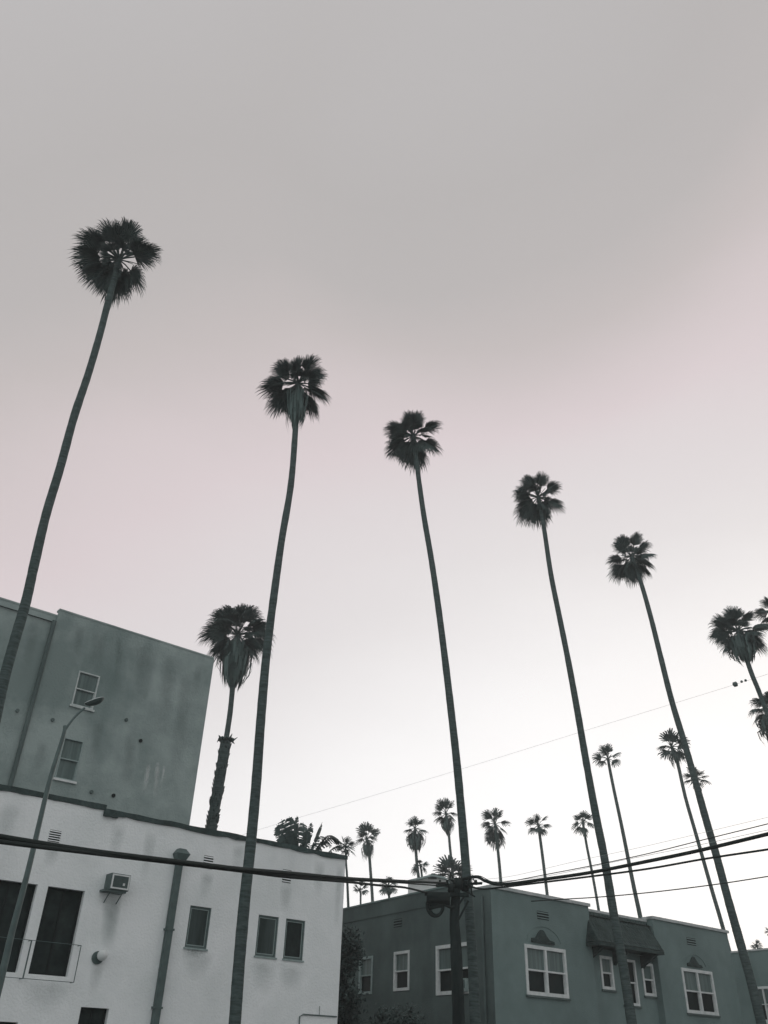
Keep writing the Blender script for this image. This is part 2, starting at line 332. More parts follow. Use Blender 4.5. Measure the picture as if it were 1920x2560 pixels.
# stain of run-off water under the cooler
def stain(parent, pts, uz, fn, mname, col, amt=1.0):
    m = MATS.get(mname)
    if not m:
        m = bpy.data.materials.new(mname); m.use_nodes = True; t = m.node_tree; n = t.nodes; b = n['Principled BSDF']; b.inputs['Base Color'].default_value = (*col, 1); b.inputs['Roughness'].default_value = .9
        at = n.new('ShaderNodeAttribute'); at.attribute_name = 'wear'
        nn = n.new('ShaderNodeTexNoise'); nn.inputs['Scale'].default_value = 2.2; nn.inputs['Detail'].default_value = 9; nn.inputs['Roughness'].default_value = .65
        tcn = n.new('ShaderNodeTexCoord'); t.links.new(tcn.outputs['Object'], nn.inputs['Vector'])
        mu = n.new('ShaderNodeMath'); mu.operation = 'MULTIPLY'; t.links.new(at.outputs['Fac'], mu.inputs[0]); t.links.new(nn.outputs[0], mu.inputs[1])
        t.links.new(mu.outputs[0], b.inputs['Alpha']); MATS[mname] = m
    (tl, tr, br, bl) = [uz(*p) for p in pts]; s = MB(); nx, ny = 8, 12; al = []
    for j in range(ny + 1):
        v = j / ny; A = Vector(tl).lerp(Vector(bl), v); B = Vector(tr).lerp(Vector(br), v)
        for i in range(nx + 1):
            q = A.lerp(B, i / nx); s.v.append(tuple(fn(q.x, q.y, .003))); al.append(max(0, math.sin(math.pi * i / nx)) * (1 - v) ** .8 * min(1, v * 4 + .05) * amt)
    for j in range(ny):
        for i in range(nx): k = j * (nx + 1) + i; s.f.append((k, k + 1, k + nx + 2, k + nx + 1)); s.mi.append(0)
    o = s.build('stain', m, parent)
    a = o.data.attributes.new('wear', 'FLOAT', 'POINT')
    for i, x in enumerate(al): a.data[i].value = x
stain(wb, [(254, 2230), (310, 2236), (286, 2380), (250, 2376)], fuz, FP, 'runoff_stain', (.16, .22, .215))
stain(wb, [(455, 2366), (520, 2374), (510, 2400), (455, 2392)], fuz, FP, 'runoff_stain', (.16, .22, .215))

for x0, y0, w_, l_ in ((496, 2376, 60, 55), (663, 2402, 50, 60), (731, 2412, 50, 50), (137, 2110, 34, 45), (520, 2180, 26, 50), (716, 2212, 24, 50), (120, 2450, 90, 60), (300, 2060, 30, 70), (380, 2080, 24, 90), (600, 2112, 26, 60), (800, 2150, 22, 70), (30, 2010, 40, 80), (850, 2160, 14, 120), (246, 2410, 26, 60)):
    dx = -(1088 - x0) * .00027 * l_ * -1
    stain(wb, [(x0 - w_ * .75, y0 - w_ * .1), (x0 + w_ * .75, y0 + w_ * .1), (x0 + w_ * .5 - abs(dx) * 1.4, y0 + w_ * .07 + l_ * 1.4), (x0 - w_ * .5 - abs(dx) * 1.4, y0 - w_ * .07 + l_ * 1.4)], fuz, FP, 'faint_drip_stain', (.36, .41, .405), .55)
# cooler box on the wall, round lamp
def cooler(pts, o1, label):
    r = rect(pts, lambda x, y: fuz(x, y, o1)); a, b, c, d = r
    t = thing('air_conditioner', FP((a + b) / 2, c, .0), label, 'air conditioner', 'air conditioners in the pale wall')
    s = MB(); s.box(FP, a - .02, b + .02, c - .02, d + .02, .0, o1 - .03); s.build('casing', M_METAL, t)
    s = MB(); frame_bars(s, FP, (a, b, c, d), .035, o1 - .028, o1); s.build('front_frame', M_TRIM, t)
    s = MB(); s.quad(FP(a + .03, c + .03, o1 - .02), FP(b - .03, c + .03, o1 - .02), FP(b - .03, d - .03, o1 - .02), FP(a + .03, d - .03, o1 - .02))
    for k in range(9): z = c + .05 + (d - c - .1) * k / 9; s.box(FP, a + .04, b - .04, z, z + .012, o1 - .019, o1 - .008)
    s.build('grille', M_METAL, t)
    s = MB(); s.box(FP, b - .17, b - .12, c + .09, c + .15, o1 - .016, o1 + .005); s.build('badge', M_TRIM, t)
    s = MB(); s.box(FP, a - .12, b - .02, c - .07, c - .022, .0, o1 - .06)
    for u in (a + .05, b - .1): s.tube([FP(u, c - .06, o1 - .1), FP(u, c - .3, .01)], .015, 5)
    s.build('bracket', M_METAL, t)
cooler([(283, 2184.5), (327, 2189), (321, 2225), (277, 2221)], .40, 'small square cooler box sticking out of the pale wall above a damp stain')
lu, lz = fuz(246, 2390)
t = thing('wall_lamp', FP(lu, lz), 'round white globe lamp on the pale wall below the cooler box', 'lamp')
def sphere(mb, c, r, ru=10, rv=14, squash=1.0):
    c = Vector(c); k = len(mb.v)
    for i in range(ru + 1):
        for j in range(rv):
            a = math.pi * i / ru; b = 2 * math.pi * j / rv
            mb.v.append(tuple(c + Vector((math.sin(a) * math.cos(b), math.sin(a) * math.sin(b), math.cos(a) * squash)) * r))
    for i in range(ru):
        for j in range(rv): mb.f.append((k + i * rv + j, k + (i + 1) * rv + j, k + (i + 1) * rv + (j + 1) % rv, k + i * rv + (j + 1) % rv)); mb.mi.append(0)
s = MB(); sphere(s, FP(lu + .03, lz + .01, .17), .13); s.build('globe', M_TRIM, t, True)
s = MB(); s.tube([FP(lu - .02, lz - .04, .0), FP(lu - .02, lz - .04, .05)], .15, 16); s.tube([FP(lu, lz - .03, .05), FP(lu + .02, lz, .1)], .05, 10); s.build('backplate', M_METAL, t)

# ------------------------------------------------------------------ TALL BUILDING behind the white one
TO = -4.6
def tuz(x, y): return fuz(x, y, TO)
def TP(u, z, o=0): return FP(u, z, TO + o)
tR, tz = tuz(536, 1646); tz2 = tuz(146, 1538)[1]; us = (tuz(150, 1537)[0] + tuz(23, 1974)[0]) / 2; tL = tR - 24
tb = thing('tall_building', TP(tR, 0), 'tall weathered grey stucco building with stained blank wall behind the pale one', 'building')
W1 = rect([(197.5, 1677.3), (250, 1690), (232, 1775), (178, 1762)], tuz)
W2 = rect([(162, 1843), (212, 1855), (184.4, 1955), (135, 1943.5)], tuz)
s = MB(); wall(s, TP, us, tR, 0, tz, [W1, W2]); wall(s, TP, tL, us, 0, tz2, [], o=-.08)
s.quad(TP(us, 0, -.08), TP(us, 0, 0), TP(us, tz, 0), TP(us, tz, -.08))
s.quad(TP(tR, 0, 0), TP(tR, 0, -12), TP(tR, tz, -12), TP(tR, tz, 0)); s.quad(TP(tL, 0, -12), TP(tL, 0, -.08), TP(tL, tz2, -.08), TP(tL, tz2, -12))
s.quad(TP(tR, 0, -12), TP(tL, 0, -12), TP(tL, tz, -12), TP(tR, tz, -12))
s.build('wall', M_TALL, tb)
s = MB(); s.quad(TP(tL, tz - .5, 0), TP(tR, tz - .5, 0), TP(tR, tz - .5, -12), TP(tL, tz - .5, -12)); s.build('roof', M_ROOF, tb)
coping(tb, TP, us, tR - .03, tz, .03, .015, M_TALL, .01, seed=8); coping(tb, TP, tL, us, tz2, .03, .015, M_TALL, .01, seed=9, o=-.08)
s = MB(); s.tube([TP(us - .07, 0, .02), TP(us - .07, tz2 - .25, .02)], .075, 10); dsp = s.build('downspout', M_HSIDE, tb)
window(tb, TP, W1, fw=.045, mt=M_TRIMD if False else mat('aged_trim', (.50, .54, .535), (.36, .41, .405), 6), upper=M_CURT, lower=M_CURT)
window(tb, TP, W2, fw=.035, mt=M_TRIMD, upper=M_CURT, lower=M_CURT, sillm=M_TRIM)
rnd = random.Random(4)
for q in ([(366, 1905), (380, 1909), (366, 1990), (352, 1988)], [(388, 1900), (402, 1904), (394, 2000), (380, 1998)], [(408, 1912), (416, 1914), (404, 1975), (396, 1973)]):
    stain(tb, q, tuz, TP, 'pale_patch', (.72, .76, .76))
for x0, y0, x1, y1, w_ in ((330, 1830, 312, 1990, 34), (365, 1610, 352, 1760, 60), (430, 1640, 400, 1850, 46), (470, 1670, 430, 1990, 40), (250, 1580, 236, 1680, 40), (200, 1562, 190, 1660, 26), (300, 1590, 290, 1720, 20), (500, 1660, 480, 1760, 22), (250, 1800, 232, 1900, 30), (90, 1540, 60, 1700, 30), (110, 1850, 90, 1940, 30)):
    stain(tb, [(x0 - w_ / 2, y0 - w_ * .14), (x0 + w_ / 2, y0 + w_ * .14), (x1 + w_ / 2, y1 + w_ * .14), (x1 - w_ / 2, y1 - w_ * .14)], tuz, TP, 'dark_streak', (.07, .10, .098), .4)
for px in ((351, 1852), (283, 1989), (228, 1980), (43, 1777), (131, 1800), (315, 1800)):
    u, z = tuz(*px); s = MB(); s.tube([TP(u, z, -.0), TP(u, z, .05)], .06, 10); s.build('pipe_stub', M_DARK if px[0] in (351, 283) else M_HSIDE, tb)

# ------------------------------------------------------------------ TEAL HOUSE
zH = fuz(1269, 2222)[1]; u1 = fuz(1470, 2262)[0]; u3 = fuz(1817, 2329)[0]; RO = -.3
u2 = fuz(1627, 2291)[0] + .08
def ruz(x, y): return fuz(x, y, RO)
def RP(u, z, o=0): return FP(u, z, RO + o)
hb = thing('teal_house', FP(0, 0), 'dark teal stucco house with white framed windows and tiled porch roof', 'house')
WA = rect([(1309.5, 2359), (1412, 2374.6), (1422, 2497.3), (1317, 2485.5)], fuz)
WB = rect([(1702.4, 2418.9), (1780.3, 2430), (1795, 2541), (1717, 2530.2)], fuz)
R1 = rect([(1497.3, 2388.5), (1528.4, 2392.3), (1536.5, 2476.5), (1505.6, 2472)], ruz)
R3 = rect([(1601.9, 2406.2), (1631, 2410), (1640, 2492), (1610.7, 2488.5)], ruz)
rm0, rm1 = ruz(1548, 2398), ruz(1586, 2401); RM = (rm0[0], rm1[0], ruz(1560, 2512)[1], rm1[1])
zR = ruz(1480, 2276)[1]
s = MB(); wall(s, FP, 0, u1, 0, zH, [WA]); wall(s, FP, u2, u3, 0, zH, [WB]); wall(s, RP, u1, u2, 0, zR, [R1, R3, RM])
for u in (u1, u2): s.quad(FP(u, 0, 0), FP(u, 0, RO), FP(u, zH, RO), FP(u, zH, 0))
BK = -11
s.quad(FP(u3, 0, 0), FP(u3, 0, BK), FP(u3, zH, BK), FP(u3, zH, 0))
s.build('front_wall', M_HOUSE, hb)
# side wall
sl_ = suz(860, 2272)[0] + 2.2; zS = (suz(860, 2272)[1] + suz(1040, 2232.6)[1]) / 2; sA = suz(1168, 2250)[0]
SA = rect([(899, 2394), (933, 2389), (930.5, 2485), (897, 2487)], suz)
SB = rect([(986, 2379), (1025, 2376.5), (1023, 2475), (984, 2479)], suz)
SC = rect([(1090, 2365.7), (1180, 2353), (1181, 2481), (1092, 2491)], suz)
s = MB(); wall(s, SP, 0, sl_, 0, zH, [SA, SB, SC])
s.quad(SP(sA, zH, 0), SP(sl_, zH, 0), SP(sl_, zS, 0), SP(sA, zS, 0)); s.quad(SP(sA, zH, 0), SP(sA, zH, -.3), SP(sA, zS, -.3), SP(sA, zS, 0))
s.quad(SP(sl_, 0, 0), SP(sl_, 0, -12), SP(sl_, zS, -12), SP(sl_, zS, 0))
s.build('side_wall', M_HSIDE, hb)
s = MB(); s.quad(FP(.1, zH - .35, -.1), FP(u3, zH - .35, -.1), FP(u3, zH - .35, BK), SP(sl_, zH - .35, -.1)); s.build('roof', M_ROOF, hb)
coping(hb, FP, 0, u1 + .06, zH, .075, .07, M_COPEL, .008, seed=3); coping(hb, FP, u2 - .04, u3 + .07, zH, .075, .07, M_COPEL, .008, seed=4)
coping(hb, RP, u1 + .07, u2 - .05, zR, .06, .05, M_COPEL, .005, seed=6)
s = MB(); s.box(FP, u2 - .04, u2 + .2, zH - .075, zH + .025, -.5, .0); s.build('coping', M_COPEL, hb)
coping(hb, SP, sA, sl_, zS, .03, .03, M_HOUSE, .01, seed=7)
coping(hb, SP, .0, sA - .01, zH, .05, .03, M_COPEL, .01, seed=17, depth=.2)
s = MB()  # cornice line below the side parapet
q0 = suz(900, 2300); q1 = suz(1050, 2269); zc = (q0[1] + q1[1]) / 2; s.box(SP, sA, sl_, zc - .02, zc + .02, .0, .03); s.build('string_course', M_HSIDE, hb)
s = MB(); s.tube([SP(.45, 0, .06), SP(.45, zH - .3, .06)], .05, 8); s.build('downspout', M_HSIDE, hb)
for r in (WA, WB): window(hb, FP, r, fw=.115, cols=2, mull=.10, rail=.055, o=.035, sillm=M_HSIDE)  # front sills coloured dark to paint the shadow line below the windows
for r in (R1, R3): window(hb, RP, r, fw=.10, rail=.055, o=.035, sillm=M_HSIDE)
window(hb, RP, RM, fw=.09, rail=.05, o=.03, upper=M_GLASS, sillm=M_HSIDE)
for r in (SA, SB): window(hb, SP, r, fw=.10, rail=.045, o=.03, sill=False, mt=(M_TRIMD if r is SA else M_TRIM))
window(hb, SP, SC, fw=.12, rail=.055, cols=2, mull=.10, o=.035, sill=False)
vent(hb, FP, rect([(1342, 2277), (1371, 2281), (1372, 2301), (1343, 2297.5)], fuz), 3, M_HOUSE)
vent(hb, FP, rect([(1716, 2343), (1738.6, 2347), (1740, 2365), (1717.5, 2361)], fuz), 3, M_HOUSE)
vent(hb, SP, rect([(985, 2298), (1005.5, 2297), (1004.5, 2317), (984, 2318.6)], suz), 3, M_HSIDE)
# relief ornament and hood arch over each large window
for r, sx in ((WA, 1.0), (WB, .85)):
    uc = (r[0] + r[1]) / 2 - .12; zb = r[3] + .10; s = MB()
    prof = [(-.62, 0), (-.6, .13), (-.38, .16), (-.2, .36), (-.08, .44), (.05, .42), (.2, .25), (.36, .12), (.6, .10), (.64, 0)]
    vs = [FP(uc + x * sx, zb + y * sx, .07) for x, y in prof] + [FP(uc + x * sx, zb + y * sx, .002) for x, y in prof]; n = len(prof)
    s.add(vs, [tuple(range(n))[::-1]] + [(i, (i + 1) % n, n + (i + 1) % n, n + i) for i in range(n)]); s.build('relief_ornament', M_TILE, hb)
    s = MB(); arc = [(uc + .1 + .95 * sx * math.cos(t), r[3] + .04 + .62 * sx * math.sin(t)) for t in [R_(12 + 156 * k / 20) for k in range(21)]]
    s.tube([FP(a, b, .008) for a, b in arc], .010, 5); s.build('hood_arch', M_HOUSE, hb)
# tiled porch roof: slope from under the parapet to the eave, hipped at its right end
ue, ze = fuz(1660, 2380, .62)
zt_ = zR - .12; eo = .62; zea = ze + .02; ul_ = u1 - .36
ut2 = u2 - .12
A = FP(u1 + .02, zt_, RO + .02); B = FP(ut2, zt_, RO + .02); Cc = FP(ue, zea, eo); Dd = FP(ul_, zea, eo); Ee = FP(ue, zea, .01); Gg = FP(ul_, zea, .01)
s = MB(); nrow = 26
def tile_surf(p00, p10, p01, p11, ncol, nr):
    nrm = (p10 - p00).cross(p01 - p00).normalized()
    if nrm.z < 0: nrm = -nrm
    for i in range(ncol):
        for j in range(nr):
            for h0, h1, a0, a1 in ((0, .022, 0, .25), (.022, .022, .25, .5), (.022, 0, .5, .75), (0, 0, .75, 1)):
                def pt(a, b, h):
                    a = min(max(a, 0), 1); return (p00.lerp(p10, a)).lerp(p01.lerp(p11, a), b) + nrm * h
                x0, x1 = (i + a0) / ncol, (i + a1) / ncol; y0, y1 = j / nr, (j + 1) / nr
                s.quad(pt(x0, y0, h0), pt(x1, y0, h1), pt(x1, y1, h1 + .012), pt(x0, y1, h0 + .012))
tile_surf(A, B, Dd, Cc, 22, 7)
tile_surf(B, B + DD * .01, Cc, Ee, 6, 7); tile_surf(A - DD * .01, A, Gg, Dd, 6, 7)
s.quad(A, B, Cc, Dd); s.build('porch_roof', M_TILE, hb)
s = MB(); s.box(FP, ul_, ue, zea - .13, zea - .01, eo - .1, eo + .01); s.box(FP, ul_, ul_ + .1, zea - .13, zea - .01, .0, eo - .1); s.box(FP, ue - .1, ue + .005, zea - .13, zea - .01, .0, eo - .1)
s.quad(FP(ul_, zea - .10, .002), FP(ue, zea - .10, .002), FP(ue, zea - .10, eo), FP(ul_, zea - .10, eo)); s.quad(FP(u1, zea - .10, RO), FP(u2, zea - .10, RO), FP(u2, zea - .10, .002), FP(u1, zea - .10, .002)); s.build('eave', M_TILE, hb)
for u in (u1 + .12, (u1 + ue) / 2 - .2, ue - .3):
    s = MB(); o0 = RO if u < u2 else 0
    s.hexa([FP(u - .09, zea - .62, o0), FP(u + .09, zea - .62, o0), FP(u + .09, zea - .5, o0 + .12), FP(u - .09, zea - .5, o0 + .12), FP(u - .09, zea - .135, o0), FP(u + .09, zea - .135, o0), FP(u + .09, zea - .135, eo - .12), FP(u - .09, zea - .135, eo - .12)]); s.build('corbel', M_TILE, hb)

# electric meter box seen between the pole and the trunk
mb_ = rect([(1157, 2447), (1172, 2446), (1173, 2479), (1158, 2480)], suz)
t = thing('meter_box', SP((mb_[0] + mb_[1]) / 2, mb_[2]), 'small pale meter box on the house side wall beside the utility pole', 'meter box')
a, b, c, d = sorted(mb_[:2]) + list(mb_[2:])
s = MB(); s.box(SP, a, b, c, d, .005, .16); s.build('cabinet', M_TRIMD, t)
s = MB(); s.box(SP, a + .04, b - .04, c + .1, d - .05, .162, .175); s.build('lid', M_METAL, t)

# ------------------------------------------------------------------ neighbour house at the right edge
Dn = dist_for(1850, 2378, zH); PN = hd(1850, 2378, Dn); PN.z = 0
def nuz(x, y):
    q = on_plane(x, y, PN, SOUT) - PN; return -q.dot(SD), q.z
def NP(u, z, o=0): return PN - SD * u + SOUT * o + Vector((0, 0, z))
nb = thing('neighbour_house', NP(4, 0), 'dark teal house cut by the right edge behind the last tall palm', 'house')
nw = nuz(1887, 2467); nw2 = nuz(1926, 2545); NW = (nw[0], nw2[0] + .3, nuz(1900, 2550)[1] - .1, nw[1])
s = MB(); wall(s, NP, -4, 9, 0, zH, [NW]); s.quad(NP(9, 0, 0), NP(9, 0, -12), NP(9, zH, -12), NP(9, zH, 0)); s.quad(NP(-4, 0, 0), NP(-4, 0, -12), NP(-4, zH, -12), NP(-4, zH, 0)); s.build('wall', M_HOUSE, nb)
s = MB(); s.quad(NP(-4, zH - .3, 0), NP(9, zH - .3, 0), NP(9, zH - .3, -12), NP(-4, zH - .3, -12)); s.build('roof', M_ROOF, nb)
coping(nb, NP, -4, 9, zH, .05, .04, M_COPEL, .01, seed=12)
window(nb, NP, NW, fw=.11, cols=2, o=.03)

# ------------------------------------------------------------------ cream house far behind, with a dark cap
cp = hd(1080, 2230, 62); cdir = Vector((-cp.x, -cp.y, 0)).normalized(); crt = Vector((-cdir.y, cdir.x, 0)) * 1
if crt.x < 0: crt = -crt
def CP(u, z, o=0): return Vector((cp.x, cp.y, 0)) + crt * u + cdir * o + Vector((0, 0, z))
def cuz(x, y):
    q = on_plane(x, y, cp, cdir) - Vector((cp.x, cp.y, 0)); return q.dot(crt), q.z
cb = thing('cream_house', CP(0, 0), 'pale cream gabled house with a small dark cupola behind the teal house', 'house')
pl = cuz(1020, 2207); pr = cuz(1124, 2215); pt_ = cuz(1080, 2193); ps = cuz(1118, 2203); pbz = cuz(1070, 2240)[1] - 6
s = MB(); prof = [(pl[0], pbz), (pr[0], pbz), (pr[0], pr[1]), ps, cuz(1112, 2199), pt_, (pl[0], pl[1])]
prof = [(p[0], p[1]) for p in prof]; n = len(prof)
s.add([CP(a, b, 0) for a, b in prof] + [CP(a, b, -9) for a, b in prof], [tuple(range(n)), tuple(range(n, 2 * n))[::-1]] + [(i, n + i, n + (i + 1) % n, (i + 1) % n) for i in range(n)])
s.build('wall', M_CREAM, cb)
s = MB()
for a, b in zip(prof[2:], prof[3:]): s.hexa([CP(a[0], a[1] + .01, -9), CP(b[0], b[1] + .01, -9), CP(b[0], b[1] + .01, .3), CP(a[0], a[1] + .01, .3), CP(a[0], a[1] + .13, -9), CP(b[0], b[1] + .13, -9), CP(b[0], b[1] + .13, .3), CP(a[0], a[1] + .13, .3)])
s.build('roof', M_TRIMD, cb)
c0, c1_, c2 = cuz(1070, 2197), cuz(1092, 2198), cuz(1079, 2182)
s = MB(); hw = (c1_[0] - c0[0]) / 2; uc = (c0[0] + c1_[0]) / 2; s.add([CP(uc - hw, c0[1], .28), CP(uc + hw, c0[1], .28), CP(uc + hw, c0[1], -.7), CP(uc - hw, c0[1], -.7), CP(c2[0], c2[1], -.15), CP(c2[0]+.25, c2[1], -.15)], [(0, 1, 5, 4), (1, 2, 5), (2, 3, 4, 5), (3, 0, 4), (0, 3, 2, 1)])
s.build('cupola', M_TILE, cb)
for x0, x1 in ((1092, 1104), (1108, 1121)):
    r = rect([(x0, 2213), (x1, 2214), (x1, 2229), (x0, 2228)], cuz); s = MB(); frame_bars(s, CP, r, .08, .0, .06); fo = s.build('window', M_TRIM, cb)
    s = MB(); a, b, c, d = r; s.quad(CP(a, c, .01), CP(b, c, .01), CP(b, d, .01), CP(a, d, .01)); s.build('pane', M_TRIMD, fo)

# ------------------------------------------------------------------ palms
ZUP = Vector((0, 0, 1))
def fan(mb, hub, v, blade, rnd, nseg, roll=0.0, droop=.35, pw=.022, mi=0):
    """one fan leaf: petiole from hub, blade of pleated segments whose split tips hang"""
    L_ = v.length; a = v.normalized()
    side = a.cross(ZUP)
    side = side.normalized() if side.length > .1 else Vector((1, 0, 0))
    nrm = side.cross(a).normalized()
    q = Matrix.Rotation(roll, 3, a); side = q @ side; nrm = q @ nrm
    pl_ = max(L_ * .50, .08); bl0 = blade; blade = (L_ - pl_) + bl0 * .52
    p1 = hub + a * pl_ * .5 + ZUP * pl_ * .06; p2 = hub + a * pl_
    mb.tube([hub, p1, p2], [pw * 1.3, pw, pw * .8], 4, False, mi)
    a2 = (a - ZUP * .12).normalized(); side = (side - a2 * side.dot(a2)).normalized(); nrm = side.cross(a2)
    span = R_(rnd.uniform(130, 165)); dt = span / nseg
    for i in range(nseg):
        th = -span / 2 + dt * (i + .5); Ls = blade * (.30 + .70 * math.cos(th * .95)) * rnd.uniform(.84, 1.08)
        def pt(r, dth, h=0.0):
            e = a2 * math.cos(th + dth) + side * math.sin(th + dth)
            z = -droop * blade * max(0, (r * Ls / blade - .35)) ** 2 * 1.3
            cup = -.14 * blade * math.sin(th) ** 2 * r
            return p2 + e * r * Ls + nrm * (cup + h) + ZUP * z
        hp = .02 * blade * (1 if i % 2 else -1)
        w0 = dt * .52
        s0 = rnd.uniform(.50, .66) if nseg > 15 else rnd.uniform(.36, .5); tw = rnd.uniform(-.25, .25) * dt
        tip = pt(1.0, tw) - ZUP * rnd.uniform(.0, .14) * blade * droop * 2
        mb.add([p2, pt(s0 * .6, -w0, hp), pt(s0 * .6, w0, -hp), pt(s0, -w0, hp), pt(s0, w0, -hp), pt(.86, -w0 * .42 + tw * .5), pt(.86, w0 * .42 + tw * .5), tip],
               [(0, 1, 2), (1, 3, 4, 2), (3, 5, 6, 4), (5, 7, 6)], mi)
def skirt(mb, top, down, length, rad, rnd, n, mi=0, px=None):
    """old leaves hanging down round the stem"""
    side = down.orthogonal().normalized(); s2 = down.cross(side)
    for i in range(n * 2):
        t = rnd.uniform(0, 2 * math.pi); e = side * math.cos(t) + s2 * math.sin(t)
        z0 = rnd.uniform(0, .35) * length; l = rnd.uniform(.45, .75) * length; r1 = rad * rnd.uniform(.45, 1.1) * (1 if rnd.random() < .8 else 1.25)
        wd = rad * rnd.uniform(.05, .12); tt = down.cross(e)
        p = [top + down * z0 + e * rad * .15, top + down * (z0 + l * .35) + e * r1, top + down * (z0 + l * .7) + e * r1 * .92, top + down * (z0 + l) + e * r1 * rnd.uniform(.4, .75)]
        mb.add([p[0], p[1] - tt * wd, p[1] + tt * wd, p[2] - tt * wd * .9, p[2] + tt * wd * .9, p[3] + tt * wd * rnd.uniform(-.5, .5)], [(0, 1, 2), (1, 3, 4, 2), (3, 5, 4)], mi)
def catmull(pts, n=6):
    P = [pts[0]] + pts + [pts[-1]]; o = []
    for i in range(1, len(P) - 2):
        for k in range(n):
            t = k / n; a, b, c, d = P[i - 1], P[i], P[i + 1], P[i + 2]
            o.append(.5 * ((2 * b) + (c - a) * t + (2 * a - 5 * b + 4 * c - d) * t * t + (3 * b - a - 3 * c + d) * t ** 3))
    o.append(P[-2]); return o
def palm(hub, trunk, widths, D, label, group, R, blobs=None, blade=None, seed=0, nseg=26, sk=None, near=True, nfill=8, droop=.32, name='palm_tree', thick=None, foliage=M_LEAF, gap=None):
    rnd = random.Random(seed)
    hv = ray(*hub); hn = Vector((hv.x, hv.y, 0)).normalized(); Pb = hn * D
    def at(x, y): return on_plane(x, y, Pb, hn)
    H = at(*hub); mpp = (H - EYE).dot(Fv) / F_PX
    pts = [at(x, y) for x, y in trunk]
    # carry the stem down to the ground along its last direction
    a, b = pts[-2], pts[-1]; dz = max(.5, a.z - b.z); sl2 = (b - a) / dz
    while pts[-1].z > .3:
        q = pts[-1]; st = min(3.0, q.z); sl2 = Vector((sl2.x * .75, sl2.y * .75, -1)); pts.append(q + sl2 * st)
    pts[-1].z = -.12
    top = H.lerp(pts[0], -.0)
    path = catmull([H] + pts, 7 if near else 3)
    n = len(path); rad = []
    zt0, zb0 = H.z, pts[len(trunk) - 1].z
    w0 = widths[0] * mpp / 2; w1 = widths[1] * ((pts[len(trunk) - 1] - EYE).dot(Fv) / F_PX) / 2
    for i, p in enumerate(path):
        f = (zt0 - p.z) / max(.1, zt0 - zb0); r = w0 + (w1 - w0) * f
        if thick and p.z < thick[0]: r = thick[1]
        if p.z < 1: r *= 1 + .35 * (1 - p.z)
        rad.append(r * (1 + .03 * noise.noise(Vector((p.z * 1.3, seed * 3.1, 0)))))
    root = thing(name, path[-1], label, 'palm tree', group)
    t = MB(); seg = 12 if near else 6
    # fine rings so the leaf scars show in the outline
    if near:
        fine = []; fr = []
        for i in range(n - 1):
            m_ = max(1, int((path[i + 1] - path[i]).length / .22))
            for k in range(m_):
                q = path[i].lerp(path[i + 1], k / m_); fine.append(q); fr.append((rad[i] + (rad[i + 1] - rad[i]) * k / m_) * (1 + .045 * noise.noise(q * 1.7) + .025 * (1 if (len(fine) % 2) else -1) * (.5 + noise.noise(q * 3))))
        fine.append(path[-1]); fr.append(rad[-1]); t.tube(fine, fr, seg)
    else: t.tube(path, rad, seg)
    if thick:      # old leaf bases still on the lower stem
        for k in range(150):
            z = rnd.uniform(thick[0] - 6, thick[0]); q = min(path, key=lambda p: abs(p.z - z)); an = rnd.uniform(0, 6.28); e = Vector((math.cos(an), math.sin(an), 0)); b0 = Vector((q.x + (0), q.y, z)) + e * thick[1] * .9
            j = path.index(q); j2 = min(j + 1, n - 1)
            if abs(path[j2].z - q.z) > .01: f = (z - q.z) / (path[j2].z - q.z); c_ = q.lerp(path[j2], f); b0 = c_ + e * thick[1] * .9
            t.tube([b0, b0 + e * .04 + ZUP * .1, b0 + e * .075 + ZUP * rnd.uniform(.12, .2)], [.05, .035, .01], 4)
        q = min(path, key=lambda p: abs(p.z - thick[0]))
        for k in range(16):
            an = k * .39; e = Vector((math.cos(an), math.sin(an), 0)); b0 = Vector((q.x, q.y, thick[0] - .1)) + e * thick[1] * .6; t.tube([b0, b0 + e * .2 + ZUP * .1, b0 + e * rnd.uniform(.2, .42) + ZUP * rnd.uniform(-.1, .3)], [.08, .06, .01], 4)
    t.build('trunk', M_TRUNK if near else M_TRUNKF, root, True)
    c = MB(); Rm = R * mpp; bl = (blade or R * .36) * mpp * ((1.32 if near else 1.3) if blobs else 1.2)
    vd = (H - EYE).normalized(); rr = vd.cross(ZUP).normalized(); uu = rr.cross(vd)
    # image axes at the crown (roll included)
    rx = (on_plane(hub[0] + 10, hub[1], H, vd) - H) / 10; ry = (on_plane(hub[0], hub[1] - 10, H, vd) - H) / 10
    if blobs:
        sg = 1
        for bb in blobs:
            dx, dy = bb[0], bb[1]; bs = (bb[2] if len(bb) > 2 else 1.0)
            lat = rx * dx + ry * (-dy); rho = lat.length; dep = math.sqrt(max(0, (Rm * .74) ** 2 - rho ** 2)) * .85; sg = -sg
            for rep in range(1 if seed == 11 and len(bb) > 2 else 2):
                v = lat + vd * dep * sg * (1 if rep == 0 else -.8) + (rx * rnd.uniform(-7, 7) + ry * rnd.uniform(-7, 7)) * rep * (R / 100)
                fan(c, H, v, bl * bs * rnd.uniform(.92, 1.06), rnd, nseg, rnd.uniform(-.5, .5) + rep * .6, droop, pw=.018 * (1 if near else 1.4))
                if rep == 0 and rho < Rm * .45: sg = -sg
    else:
        k = 0; N_ = nfill
        ga = rnd.uniform(0, 6.28)
        for i in range(N_):
            zz = 1 - (i + .5) / N_ * 1.5; an = i * 2.39996 + ga + rnd.uniform(-.25, .25); rxy = math.sqrt(max(0, 1 - zz * zz))
            v = Vector((math.cos(an) * rxy, math.sin(an) * rxy, zz)) * Rm * rnd.uniform(.62, .78)
            fan(c, H, v, bl * rnd.uniform(.85, 1.1), rnd, nseg, rnd.uniform(-.5, .5), droop, pw=.03)
